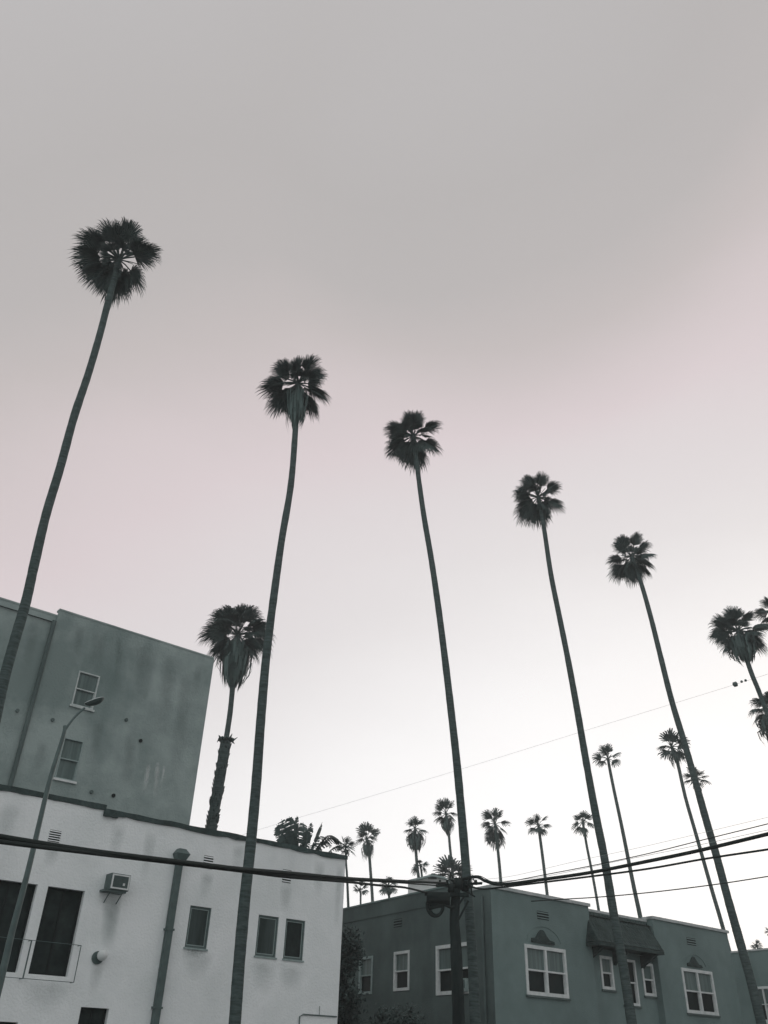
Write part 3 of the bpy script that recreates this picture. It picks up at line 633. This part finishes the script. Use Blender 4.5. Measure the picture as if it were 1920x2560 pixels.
    if blobs and near and seed != 11:      # younger leaves close round the heart
        for i in range(9):
            an = i * .7 + rnd.uniform(-.3, .3); v = (rx * math.cos(an) + ry * math.sin(an) + vd / mpp * 0).normalized() * Rm * rnd.uniform(.34, .5) + vd * Rm * rnd.uniform(.1, .5)
            fan(c, H, v, bl * .62, rnd, 16, rnd.uniform(-.8, .8), droop, pw=.014)
    if near and seed != 66:      # leaves hanging on the near side, over the head of the stem
        for i in range(3 if seed == 11 else 5):
            v = rx * rnd.uniform(-.42, .42) * R - ry * rnd.uniform(.3, .55) * R - vd * Rm * rnd.uniform(.2, .45)
            fan(c, H, v, bl * .8, rnd, nseg, rnd.uniform(-.6, .6), droop * 1.6, pw=.016)
    # spear leaves and short stubs in the heart
    for i in range(5):
        an = rnd.uniform(0, 6.28); v = Vector((math.cos(an) * .35, math.sin(an) * .35, 1)) * Rm * rnd.uniform(.25, .5); c.tube([H, H + v], [.03, .008], 4)
    for i in range(24 if near else 8):
        an = rnd.uniform(0, 6.28); zz = rnd.uniform(-.6, .9); v = Vector((math.cos(an), math.sin(an), zz)).normalized() * Rm * rnd.uniform(.3, .5); c.tube([H, H + v * .5 + ZUP * .02, H + v], [.022, .015, .01], 4)
    c.build('crown', foliage, root)
    if sk:
        l_, r_, n_ = sk; dn = (path[min(7, n - 1)] - H).normalized(); dn = (dn - ZUP * .3).normalized()
        k_ = MB(); skirt(k_, H, dn, l_ * mpp, r_ * mpp, rnd, n_); k_.build('dead_leaf_skirt', M_DEAD, root)
    return root
def dsp(l): return [(x * K, y * K) for x, y in l]
def bl(lst, hx, hy, sc_): return [((x - hx) / sc_, (y - hy) / sc_, *(r[:1])) for x, y, *r in lst]
G1 = 'tall palms in a row along the street'
def Drow(px):      # tall row stands on a line 2.4 m in front of the facades
    d = ray(*px); n_ = -perp0 + 2.5; return abs(n_ / d.dot(OUT)) * math.hypot(d.x, d.y)
palm((298, 649), dsp([(233, 655), (215, 725), (190, 810), (160, 900), (130, 1010), (100, 1110), (75, 1215), (56, 1300), (30, 1390), (8, 1470), (-12, 1560)]), (15, 28), Drow((-12 * K, 1560 * K)),
     'tallest palm, leftmost of the street row, rising before the grey building', G1, 122,
     bl([(740, 330), (950, 330), (500, 440), (430, 650), (1050, 480), (1190, 570), (470, 780), (560, 900), (640, 980), (860, 1010), (1060, 930), (780, 1070), (880, 480, .7), (700, 500, .7), (940, 980, .7), (640, 640, .6), (690, 760, .55), (760, 560, .6), (920, 600, .6), (620, 800, .6), (780, 900, .6), (390, 560, .8), (1140, 640, .8)], 820, 700, 4.1475), 35, 11, 34, near=True)
palm((745, 958), dsp([(637, 945), (628, 1050), (608, 1170), (590, 1300), (575, 1420), (563, 1560), (553, 1700), (541, 1830), (528, 1950), (515, 2100), (507, 2212)]), (13, 32), Drow((507 * K, 2212 * K)),
     'second tall street palm from the left, rising before the pale building', G1, 100,
     bl([(580, 400), (830, 350), (1080, 320), (1210, 550), (1080, 500), (390, 710), (480, 690, .7), (490, 1020), (620, 980), (1250, 870), (1110, 1090), (1000, 1010), (860, 500, .7), (760, 1050), (900, 1100)], 860, 700, 5.925), 30, 22, 32, sk=(150, 24, 90))
palm((1034, 1090), dsp([(902, 1015), (915, 1110), (932, 1210), (948, 1320), (962, 1430), (975, 1540), (987, 1650), (998, 1770), (1007, 1880), (1016, 2000), (1022, 2100), (1026, 2212)]), (11, 27), Drow((1026 * K, 2212 * K)),
     'third tall street palm, standing just right of the utility pole', G1, 82,
     bl([(700, 330, .6), (870, 330, .6), (600, 520), (390, 600), (820, 540), (1170, 520), (1000, 580), (440, 830), (400, 1000), (640, 1140), (540, 1020), (780, 1240), (960, 1200), (1200, 930), (1000, 930), (470, 700), (680, 1050)], 790, 760, 6.9125), 27, 33, 30)
palm((1346, 1243), dsp([(1175, 1140), (1190, 1240), (1208, 1330), (1228, 1430), (1248, 1540), (1267, 1650), (1287, 1760), (1305, 1850), (1325, 1970), (1345, 2080), (1365, 2212)]), (10, 25), Drow((1365 * K, 2212 * K)),
     'fourth tall street palm, rising before the tiled porch roof', G1, 76,
     bl([(600, 400), (850, 330), (700, 540), (1130, 520), (390, 640), (1190, 930), (420, 900), (560, 1020), (500, 1120), (740, 1200), (950, 1180), (1000, 600, .8), (620, 1180, .8), (480, 760)], 800, 780, 7.541), 25, 44, 28)
palm((1579, 1392), dsp([(1385, 1260), (1405, 1330), (1425, 1410), (1450, 1510), (1477, 1600), (1500, 1680), (1525, 1770), (1548, 1850), (1572, 1940), (1600, 2040), (1625, 2130), (1645, 2212)]), (10, 24), Drow((1645 * K, 2212 * K)),
     'fifth tall street palm, rightmost of the row, before the house corner', G1, 70,
     bl([(600, 380), (520, 480), (900, 300), (1130, 470), (400, 800), (1210, 680), (1210, 880), (1150, 1060), (560, 1050), (470, 1150, .8), (740, 1120), (850, 1170), (980, 1120), (950, 560), (1040, 760), (700, 560)], 820, 760, 8.295), 24, 55, 28)
# palm behind the grey building with a long skirt
hb6 = (595, 1588); D6 = 40.0
zz6 = on_plane(490 * K, 1597 * K, (lambda h: Vector((h.x, h.y, 0)).normalized() * D6)(ray(*hb6)), (lambda h: Vector((h.x, h.y, 0)).normalized())(ray(*hb6))).z
palm(hb6, dsp([(503, 1480), (497, 1540), (488, 1600), (480, 1650), (470, 1710), (457, 1785)]), (12, 15), D6,
     'shaggy palm with long skirt behind the grey building', None, 100,
     bl([(660, 290), (900, 300), (1100, 310), (500, 380), (300, 690), (450, 720), (600, 480), (420, 1000), (1180, 480), (1190, 680), (1180, 900), (1340, 720), (1130, 1080), (1320, 960), (760, 400), (980, 400), (540, 1060), (1280, 560)], 830, 780, 6.636), 33, 66, 30, sk=(140, 34, 150), droop=.5, thick=(zz6, 0.25))
# palms at the right edge
D7 = dist_for(1845, 1578, 20)
palm((1845, 1578), dsp([(1620, 1445), (1638, 1490), (1655, 1535), (1680, 1600), (1710, 1690)]), (11, 13), D7,
     'shaggy palm near the right edge with a thick bulging skirt', 'shaggy palms at the right edge', 82,
     bl([(510, 240), (730, 290), (270, 380), (220, 570), (870, 540), (960, 460), (380, 790), (400, 420), (300, 560), (840, 650), (900, 720), (480, 350), (640, 380, .8)], 580, 540, 5.528), 27, 77, 28, sk=(88, 32, 130), droop=.35)
palm((1942, 1530), dsp([(1690, 1400), (1712, 1470), (1750, 1600)]), (11, 14), D7 + 4,
     'palm mostly out of frame at the right edge, its left leaves showing', 'shaggy palms at the right edge', 62, None, 26, 88, 22, nfill=16)
palm((1930, 1775), dsp([(1675, 1575), (1690, 1640), (1715, 1720)]), (12, 14), D7 + 9,
     'low bushy palm cut by the right edge under the bulging skirt', 'shaggy palms at the right edge', 66, None, 28, 93, 22, nfill=20, sk=(95, 36, 110), droop=.7)
# distant palms
G2 = 'distant palms beyond the houses'
FAR = [ # hub, trunk, widths, crown z, R, skirt, label, n
 ((1679, 1868), [(1463, 1645), (1480, 1720), (1500, 1790), (1520, 1860), (1540, 1930), (1562, 2005)], (8, 10), 20, 46, (52, 13, 40), 'distant palm just left of the fifth street palm, stem slanting to the roof corner', 15),
 ((1740, 1948), [(1508, 1700), (1525, 1780), (1560, 1900), (1600, 2060)], (6, 7), 19, 38, None, 'small palm crown half hidden behind the stem of the fifth street palm', 11),
 ((1520, 1897), [(1318, 1665), (1327, 1710), (1342, 1780), (1356, 1850), (1370, 1920), (1384, 1985)], (7, 11), 19, 38, None, 'slender palm with a sparse crown between the fourth and fifth street palms', 9),
 ((1457, 2056), [(1263, 1800), (1268, 1830), (1280, 1890), (1294, 1970)], (6, 7), 18, 34, None, 'distant palm touching the left side of the fourth street palm', 12),
 ((1346, 2063), [(1166, 1805), (1172, 1850), (1183, 1940)], (7, 8), 18, 33, None, 'distant palm with a neat round crown right above the house vent', 12),
 ((1238, 2060), [(1073, 1815), (1078, 1860), (1083, 1920)], (7, 8), 18, 36, (58, 10, 24), 'distant palm with a tall two-tier crown right of the third street palm', 14),
 ((1115, 2035), [(968, 1785), (972, 1830), (977, 1880)], (6, 7), 18.5, 36, (50, 16, 50), 'distant palm touching the left side of the third street palm', 15),
 ((1038, 2072), [(898, 1830), (901, 1870), (906, 1910)], (7, 8), 18, 36, (58, 20, 60), 'distant palm with a full pear-shaped crown above the cream house', 15),
 ((1050, 2162), [(910, 1880), (912, 1900), (914, 1930)], (5, 6), 14, 26, None, 'small low palm just under the pear-shaped crown', 12),
 ((917, 2098), [(797, 1840), (801, 1890), (805, 1950)], (7, 8), 18, 33, (52, 15, 50), 'distant palm next to the right corner of the pale building', 14),
 ((899, 2228), [(779, 1930), (779, 1950), (780, 1980)], (5, 5), 13, 27, None, 'tiny palm under the cables beside the pale building corner', 10),
 ((972, 2215), [(840, 1930), (841, 1945), (842, 1980)], (6, 6), 13, 32, (26, 12, 20), 'tiny bushy palm under the cables left of the cream house', 14),
 ((1126, 2196), [(974, 1912), (976, 1935), (978, 1960)], (7, 7), 13.5, 62, (46, 30, 60), 'dense dark palm crown behind the head of the utility pole', 20),
 ((1893, 2366), [(1638, 2070), (1640, 2085), (1642, 2100)], (3, 3), 11, 17, None, 'tiny faint palm top over the neighbour house roof', 10),
 ((1925, 2330), [(1664, 2040), (1665, 2060), (1666, 2080)], (3, 3), 12, 17, None, 'tiny palm top at the right edge over the neighbour roof', 10),
 ((864, 2118), [(747, 1850), (748, 1870), (750, 1900)], (5, 6), 12, 34, None, 'small sparse palm peeking past the corner of the pale building roof', 9),
]
def b4(hub, l, o=(850, 1960), k=3.687): return [((o[0] + x / k) - hub[0], (o[1] + y / k) - hub[1]) for x, y in l]
Z5_, Z8_ = ((1250, 2000), 3.951), ((1240, 1480), 2.44)
BLB = {}
for hub, l, z in (((917, 2098), [(200, 390), (240, 365), (290, 385), (335, 420), (185, 460), (180, 510), (310, 490), (220, 440), (285, 520)], None),
                  ((1038, 2072), [(690, 310), (750, 330), (640, 350), (620, 425), (780, 430), (630, 490), (760, 490), (660, 530), (700, 340), (720, 520)], None),
                  ((1115, 2035), [(920, 165), (1030, 165), (970, 140), (885, 260), (1060, 260), (900, 320), (1040, 310), (900, 205), (980, 180), (960, 340)], None),
                  ((1238, 2060), [(1370, 275), (1335, 255), (1480, 250), (1430, 240), (1330, 360), (1535, 345), (1370, 410), (1370, 480), (1385, 530), (1500, 520), (1520, 430), (1500, 480), (1440, 550), (1430, 300)], None),
                  ((1346, 2063), [(365, 150), (285, 205), (440, 165), (478, 245), (310, 305), (430, 315), (375, 290), (350, 190)], Z5_),
                  ((1457, 2056), [(820, 125), (760, 150), (880, 150), (735, 250), (915, 240), (755, 295), (830, 315), (830, 190)], Z5_),
                  ((1520, 1897), [(650, 945), (738, 980), (608, 1005), (740, 1037), (640, 1045), (685, 940), (660, 975)], Z8_),
                  ((1679, 1868), [(1060, 850), (1005, 935), (1030, 985), (1030, 875), (1110, 850), (1150, 940), (1150, 895), (1160, 990), (1085, 880), (1130, 1000)], Z8_),
                  ((1050, 2162), [(735, 700), (690, 765), (800, 735), (790, 800), (680, 805), (740, 740)], None),
                  ((899, 2228), [(200, 890), (140, 970), (235, 985), (150, 930), (240, 930), (190, 960)], None),
                  ((972, 2215), [(460, 865), (400, 900), (390, 985), (500, 975), (505, 905), (445, 920), (430, 960)], None)):
    BLB[hub] = b4(hub, l, *(z or ()))
for i, (h, tr, wd, z, R, skt, lab, nf) in enumerate(FAR):
    palm(h, dsp(tr), wd, dist_for(h[0], h[1], z), lab, G2, R * 1.08, BLB.get(h), R * .48, 100 + i * 7, 11, near=False, sk=skt, nfill=nf + 4, droop=.3)

# ------------------------------------------------------------------ banana-like plant behind the pale roof
def paddle(mb, p0, p1, bend, wd, rnd, slits):
    """large paddle leaf from p0 to p1, its midrib arched, the blade torn into strips on both sides"""
    ax = p1 - p0; n = 16; side = ax.cross(bend).normalized()
    mid = [p0 + ax * (k / n) + bend * math.sin(math.pi * k / n) for k in range(n + 1)]
    mb.tube(mid, [.03 - .02 * k / n for k in range(n + 1)], 4)
    tear = False
    for k in range(3, n):
        for sg in (-1, 1):
            f = math.sin(math.pi * (k - 2) / (n - 1.2)) ** .55; w_ = wd * f * rnd.uniform(.88, 1.05)
            e = side * sg * w_ - ZUP * w_ * rnd.uniform(.25, .5) + (mid[k] - mid[k - 1]).normalized() * w_ * .45
            g_ = 1.0 if rnd.random() > slits else rnd.uniform(.35, .6)
            a, b = mid[k - 1], mid[k]; b2 = a.lerp(b, g_)
            c1 = b2 + e; c0 = a + e * rnd.uniform(.93, 1.0)
            m0 = a + e * .5 + ZUP * w_ * .07; m1 = b2 + e * .5 + ZUP * w_ * .07
            mb.add([a, b, m1, m0, c0, c1], [(0, 1, 2, 3), (3, 2, 5, 4)])
bh = (752, 2150); DB = 38.0; hv = ray(*bh); hn = Vector((hv.x, hv.y, 0)).normalized(); PB = hn * DB
def bp(x, y, d=0): return on_plane(x, y, PB + hn * d, hn)
bt = thing('banana_plant', (bp(*bh).x, bp(*bh).y, 0), 'large-leaved banana-like plant with torn paddles above the pale building roof', 'plant')
rnd = random.Random(3); s = MB()
hbz = bp(752, 2160)
for sx in (-10, 6, 22, 60, 90): s.tube([Vector((hbz.x + sx * .015, hbz.y, 0)), bp(752 + sx, 2150, rnd.uniform(-.5, .5))], [.14, .08], 8)
s.build('stem', M_TRUNKF, bt)
def zp(x, y, d=0): return bp(450 + x / 3.318, 1980 + y / 3.318, d)
LV = [((980, 560), (905, 200), 24, .35), ((960, 560), (840, 225), 26, .45), ((940, 560), (800, 270), 24, .6), ((985, 560), (970, 195), 24, .15), ((1000, 540), (1020, 250), 24, .25), ((960, 560), (850, 380), 24, .6),
      ((1010, 540), (1095, 250), 15, .4), ((1050, 560), (1180, 250), 15, .3), ((920, 560), (930, 320), 28, .3), ((1000, 560), (1060, 320), 24, .3), ((990, 560), (880, 300), 24, .45), ((900, 540), (790, 300), 16, .7)]
LV2 = [((1100, 560), (1350, 430), 34, .9), ((1100, 540), (1320, 400), 30, .9), ((1090, 540), (1260, 450), 24, .9), ((1180, 570), (1410, 520), 22, .9), ((1080, 520), (1210, 390), 22, .8), ((1060, 560), (1150, 440), 24, .5)]
c = MB()
for (a, b, w_, sl3) in LV:
    d0 = rnd.uniform(-.5, .8); p0, p1 = zp(*a, 0), zp(*b, d0); mppb = DB / F_PX * 1.25
    paddle(c, p0, p1, (ZUP * .25 + hn * rnd.uniform(-.3, .3) + Rt * (.12 if b[0] > 1000 else -.12)) * (p1 - p0).length * .35, w_ / 3.318 * mppb * 1.6, rnd, sl3)
for (a, b, w_, sl3) in LV2:
    p0, p1 = zp(*a, 0), zp(*b, rnd.uniform(-.3, .3)); mppb = DB / F_PX * 1.25
    paddle(c, p0, p1, (ZUP * .75 + hn * rnd.uniform(-.1, .1)) * (p1 - p0).length * .5, w_ / 3.318 * mppb * 2.0, rnd, sl3)
c.build('foliage', M_LEAF, bt)

# ------------------------------------------------------------------ dark leafy tree in the gap left of the teal house
def leafy(center_px, D, rx_, rz_, n, seed, label, lsz=.10, base_z=0, name='leafy_tree', dep=1.0):
    C_ = hd(*center_px, D); rnd = random.Random(seed); t = thing(name, (C_.x, C_.y, 0), label, 'tree')
    s = MB(); s.tube([(C_.x, C_.y, -.1), (C_.x + .1, C_.y, C_.z * .5), (C_.x, C_.y, C_.z)], [.13, .1, .04], 8)
    for k in range(7):
        an = rnd.uniform(0, 6.28); s.tube([(C_.x, C_.y, C_.z - rz_ * .5 + k * .1), Vector((C_.x + math.cos(an) * rx_ * .7, C_.y + math.sin(an) * rx_ * .7, C_.z + rnd.uniform(-.5, .6) * rz_))], [.05, .015], 5)
    s.build('trunk', M_WOOD, t)
    c = MB(); cl = [Vector((rnd.gauss(0, .42) * rx_, rnd.gauss(0, .42) * rx_ * dep, rnd.uniform(-.9, .9) * rz_)) for _ in range(46)]
    for i in range(n):
        q = rnd.choice(cl) + Vector((rnd.gauss(0, .16), rnd.gauss(0, .16), rnd.gauss(0, .16)))
        e = Vector((rnd.gauss(0, 1), rnd.gauss(0, 1), rnd.gauss(0, .7))).normalized(); f = e.orthogonal().normalized(); l = lsz * rnd.uniform(.7, 1.4); P = C_ + q
        c.add([P, P + e * l * .5 + f * l * .28, P + e * l, P + e * l * .5 - f * l * .28], [(0, 1, 2, 3)])
    c.build('crown', M_BUSH, t)
leafy((862, 2475), 34.5, .5, 1.9, 6500, 5, 'dark leafy tree in the gap between the pale building and teal house', .13)
leafy((985, 2600), 32.2, 1.3, .75, 6000, 9, 'dark shrub low against the teal house side wall', .12, name='shrub')

# ------------------------------------------------------------------ utility pole
DPo = Drow((1146, 2560)) - .5
hv = ray(1142, 2400); hn = Vector((hv.x, hv.y, 0)).normalized(); PP = hn * DPo
def pp(x, y, d=0.0): return on_plane(x, y, PP + hn * d, hn)
pol = thing('utility_pole', (pp(1145, 2560).x, pp(1145, 2560).y, 0), 'dark wooden utility pole with crossarm and cable loop beside the third street palm', 'utility pole')
pts = [pp(1140, 2222), pp(1139, 2250), pp(1136, 2300), pp(1139, 2350), pp(1142, 2420), pp(1145, 2500), pp(1147, 2560)]; b = pts[-1]; pts.append(Vector((b.x, b.y, -.12)))
mpp = DPo / F_PX * 1.12
path = catmull(pts, 5); s = MB(); s.tube(path, [(9 + 3 * min(1, i / 25)) * mpp * (1 + .08 * noise.noise(p * 2)) for i, p in enumerate(path)], 14); s.build('pole_shaft', M_WOOD, pol, True)
s = MB(); a, b = pp(1062, 2234, -.16), pp(1172, 2238, -.16); ax = (b - a).normalized()
s.tube([a, b], .075, 4); s.tube([pp(1090, 2214, -.2), pp(1205, 2208, .2)], .05, 4); s.build('crossarm', M_WOOD, pol)
s = MB(); s.tube([pp(1128, 2290, -.1), pp(1160, 2242, -.1)], .03, 5); s.tube([pp(1146, 2300, -.1), pp(1171, 2252, -.1)], .03, 5); s.build('brace', M_WOOD, pol)
s = MB(); s.tube([pp(1067, 2243, -.2), pp(1125, 2247, -.2)], .17, 12); s.tube([pp(1075, 2262, -.15), pp(1108, 2260, -.15)], .10, 10); s.build('splice_case', M_CABLE, pol, True)
s = MB()
s.tube([pp(1146, 2196, 0), pp(1146, 2224, 0)], .13, 14); s.tube([pp(1128, 2210, -.1), pp(1128, 2230, -.1)], .10, 12); s.tube([pp(1163, 2204, .1), pp(1163, 2228, .1)], .11, 12); s.build('transformer', M_CABLE, pol, True)
s = MB()
for k in range(3):
    cx, cy, a_, b_ = 1088 + k * 1.2, 2262 + k * 1.0, 21 - k * 2.2, 29 - k * 2.5
    s.tube([pp(cx + a_ * math.cos(t), cy - b_ * math.sin(t), -.22 + .03 * k) for t in [R_(165 + 215 * j / 24) for j in range(25)]], .038, 7)
s.tube([pp(1072, 2272, -.2), pp(1085, 2268, -.2), pp(1112, 2262, -.2), pp(1130, 2270, -.15), pp(1150, 2255, 0)], .05, 7)
s.build('cable_loop', M_CABLE, pol, True)
rnd = random.Random(2); s = MB()
for k in range(14):
    x = rnd.uniform(1100, 1178); y = rnd.uniform(2190, 2235); s.tube([pp(x, y), pp(x + rnd.uniform(-14, 14), y - rnd.uniform(4, 16)), pp(x + rnd.uniform(-20, 20), y + rnd.uniform(-4, 14))], .022, 5)
for x in (1100, 1118, 1172, 1190): s.tube([pp(x, 2212, -.1), pp(x, 2200, -.1)], [.05, .035], 8)
s.build('insulator', M_CABLE, pol)

# ------------------------------------------------------------------ cables
zc0 = pp(1140, 2210).z
def cable(pts, rad, label, z0=None, z1=None, D0=None, D1=None, name='cable', mt=None, n=5, lash=0):
    """a wire through surveyed points; the distances run evenly from D0 to D1"""
    k = len(pts); A, B = hd(*pts[0], D0), hd(*pts[-1], D1)
    ab = Vector((B.x - A.x, B.y - A.y, 0)); nn = Vector((-ab.y, ab.x, 0)).normalized()
    P = [on_plane(x, y, A, nn) for x, y in pts]; path = catmull(P, n); s = MB(); s.tube(path, rad, 6)
    if lash:
        for i in range(0, len(path) - 1):
            for j in range(lash):
                q = path[i].lerp(path[i + 1], j / lash); d = (path[i + 1] - path[i]).normalized(); s.tube([q, q + d * .05], rad * 1.35, 6)
    o = s.build(name, mt or M_CABLE, None, True, origin=P[0]); tag(o, label, 'cable', 'overhead cables'); return o
DL = 11.5; DPc = DPo - .2
cable([(-60, 2080), (0, 2091), (84, 2105), (200, 2123), (316, 2138), (500, 2160), (613, 2173), (721, 2182), (866, 2195.5), (950, 2200), (1116, 2208)], .034, 'thick black cable, upper one, crossing before the pale building to the utility pole', D0=DL, D1=DPc, lash=0)
cable([(-60, 2095), (0, 2104), (84, 2115), (200, 2129), (316, 2143), (500, 2165), (613, 2179), (721, 2192.5), (866, 2204.5), (950, 2213.6), (1013, 2219), (1067, 2232)], .030, 'thick black cable, lower one, drooping to the pole crossarm at its end', D0=DL - .1, D1=DPc, lash=0)
cable([(-60, 2088), (0, 2098), (84, 2110), (316, 2139), (613, 2177), (721, 2188), (866, 2200), (985, 2206), (1120, 2216)], .018, 'thin wire running between the two thick cables before the pale building', D0=DL + .1, D1=DPc + .1)
DRr = dist_for(1920, 2085, zc0 + .2); Dq = DPo + .1
cable([(1150, 2200), (1190, 2192), (1215, 2203), (1255, 2211), (1361, 2198), (1478, 2181), (1620, 2153), (1747, 2126.5), (1920, 2085), (1990, 2067)], .045, 'thickest cable rising right from the utility pole to the frame edge', D0=Dq, D1=DRr, lash=0)
cable([(1150, 2206), (1200, 2222), (1255, 2218), (1364, 2205), (1478, 2191), (1620, 2172), (1763, 2147), (1920, 2123.5), (1990, 2112)], .026, 'medium cable just under the thickest one, right of the pole', D0=Dq, D1=DRr)
cable([(1152, 2196), (1195, 2189), (1230, 2204), (1270, 2204), (1361, 2187), (1478, 2164.5), (1620, 2134), (1768, 2097), (1920, 2059.5), (1990, 2041)], .012, 'thin wire just above the thickest cable on the right', D0=Dq + .2, D1=DRr)
cable([(1155, 2200), (1269, 2192), (1445, 2152), (1620, 2114), (1920, 2043), (1990, 2026)], .004, 'faintest wire, highest of the right-hand bundle', D0=Dq + .3, D1=DRr, mt=M_GALV)
cable([(1155, 2208), (1330, 2196), (1550, 2152), (1740, 2114), (1920, 2074.7), (1990, 2059)], .005, 'faint wire close above the thickest right-hand cable', D0=Dq + .3, D1=DRr, mt=M_GALV)
af = fuz(1328, 2253); DA = math.hypot(*(FP(af[0], af[1], .05).xy))
cable([(1328, 2253), (1407, 2248), (1493, 2243), (1620, 2231.6), (1778, 2212.6), (1920, 2191), (1990, 2180)], .018, 'lowest right-hand cable ending on the teal house front wall', D0=DA - .25, D1=dist_for(1920, 2191, af[1] + .3))
s_ = [(600, 2089), (690, 2061), (1030, 1960), (1240, 1896), (1445, 1832), (1683, 1759), (1830, 1713.6), (1920, 1685), (1990, 1662)]
DW0, DW1 = 60, 45
cable(s_, .006, 'long faint wire slanting across the sky behind the street palms', D0=DW0, D1=DW1, mt=M_GALV)
# strain insulator hung on that wire
A, B = hd(*s_[0], DW0), hd(*s_[-1], DW1); ab = Vector((B.x - A.x, B.y - A.y, 0)); nn = Vector((-ab.y, ab.x, 0)).normalized()
def wpt(x, y): return on_plane(x, y, A, nn)
ins = thing('strain_insulator', wpt(1838, 1710), 'small dark strain insulator with two beads on the faint sky wire', 'insulator')
s = MB(); s.tube([wpt(1832, 1713), wpt(1834, 1712), wpt(1842, 1709.5), wpt(1844, 1709)], [.04, .13, .13, .05], 10); s.build('insulator_body', M_METAL, ins, True)
for x, y in ((1854, 1704), (1864, 1701)):
    s = MB(); sphere(s, wpt(x, y), .07, 6, 8); s.build('bead', M_METAL, ins, True)
# small bird on the lowest cable at the frame edge
bdp = on_plane(1916, 2187, hd(1916, 2191, dist_for(1920, 2191, af[1] + .3)), nn)
# ------------------------------------------------------------------ street lamp
DSL = Drow((122, 1960)) - 3.3
hv = ray(122, 1960); hn = Vector((hv.x, hv.y, 0)).normalized(); PS = hn * DSL
def lp(x, y, d=0.0): return on_plane(x, y, PS + hn * d, hn)
pts = [lp(162, 1814), lp(158, 1841), lp(122, 1960), lp(72, 2170), lp(30, 2330), lp(0, 2457)]; b = pts[-1]; pts.append(Vector((b.x - .02, b.y, -.1)))
base = pts[-1]
sl2 = thing('street_lamp', base, 'slim street lamp with curved arm and oval head before the grey building', 'street lamp')
mpl = (lp(122, 1960) - EYE).dot(Fv) / F_PX
s = MB(); s.tube(catmull(pts, 4), [(4.2 + 4.0 * min(1, i / 20)) * mpl for i in range(25)], 12); s.build('pole_shaft', M_METAL, sl2, True)
s = MB(); s.tube(catmull([lp(158, 1841), lp(163, 1826), lp(176, 1806), lp(193, 1786), lp(212, 1770)], 5), 3.2 * mpl, 8); s.build('arm', M_METAL, sl2, True)
c0 = lp(237, 1755); ex = (lp(262, 1749) - lp(212, 1764)); hl = ex.length / 2; ex.normalize(); ey = ex.cross(ZUP).normalized(); ez = ey.cross(ex)
def ell(mb, c, a, b, h0, h1):
    k = len(mb.v); nu, nv = 20, 8
    for i in range(nv + 1):
        for j in range(nu):
            t = 2 * math.pi * j / nu; ph = math.pi / 2 * i / nv; rr_ = math.cos(ph); x = math.cos(t)
            wdt = b * (1 + .25 * x); mb.v.append(tuple(c + ex * a * x * rr_ + ey * wdt * math.sin(t) * rr_ + ez * (h0 + (h1 - h0) * math.sin(ph))))
    for i in range(nv):
        for j in range(nu): mb.f.append((k + i * nu + j, k + i * nu + (j + 1) % nu, k + (i + 1) * nu + (j + 1) % nu, k + (i + 1) * nu + j)); mb.mi.append(0)
s = MB(); ell(s, c0, hl, hl * .5, .03, .065); s.build('lamp_head', M_LAMP, sl2, True)
s = MB(); ell(s, c0, hl * .985, hl * .485, .035, -.07); s.build('lens', M_WOODD, sl2, True)

# ------------------------------------------------------------------ thin evening haze
hz = MB(); hz.hexa([(-340, -30, -1.2), (340, -30, -1.2), (340, 420, -1.2), (-340, 420, -1.2), (-340, -30, 32), (340, -30, 32), (340, 420, 32), (-340, 420, 32)])
hm = bpy.data.materials.new('haze_air'); hm.use_nodes = True; t = hm.node_tree; t.nodes.clear()
o_ = t.nodes.new('ShaderNodeOutputMaterial'); pv = t.nodes.new('ShaderNodeVolumePrincipled'); pv.inputs['Density'].default_value = .0012; pv.inputs['Color'].default_value = (.91, .93, .925, 1); pv.inputs['Anisotropy'].default_value = .2
t.links.new(pv.outputs[0], o_.inputs['Volume']); tag(hz.build('haze', hm), kind='stuff')
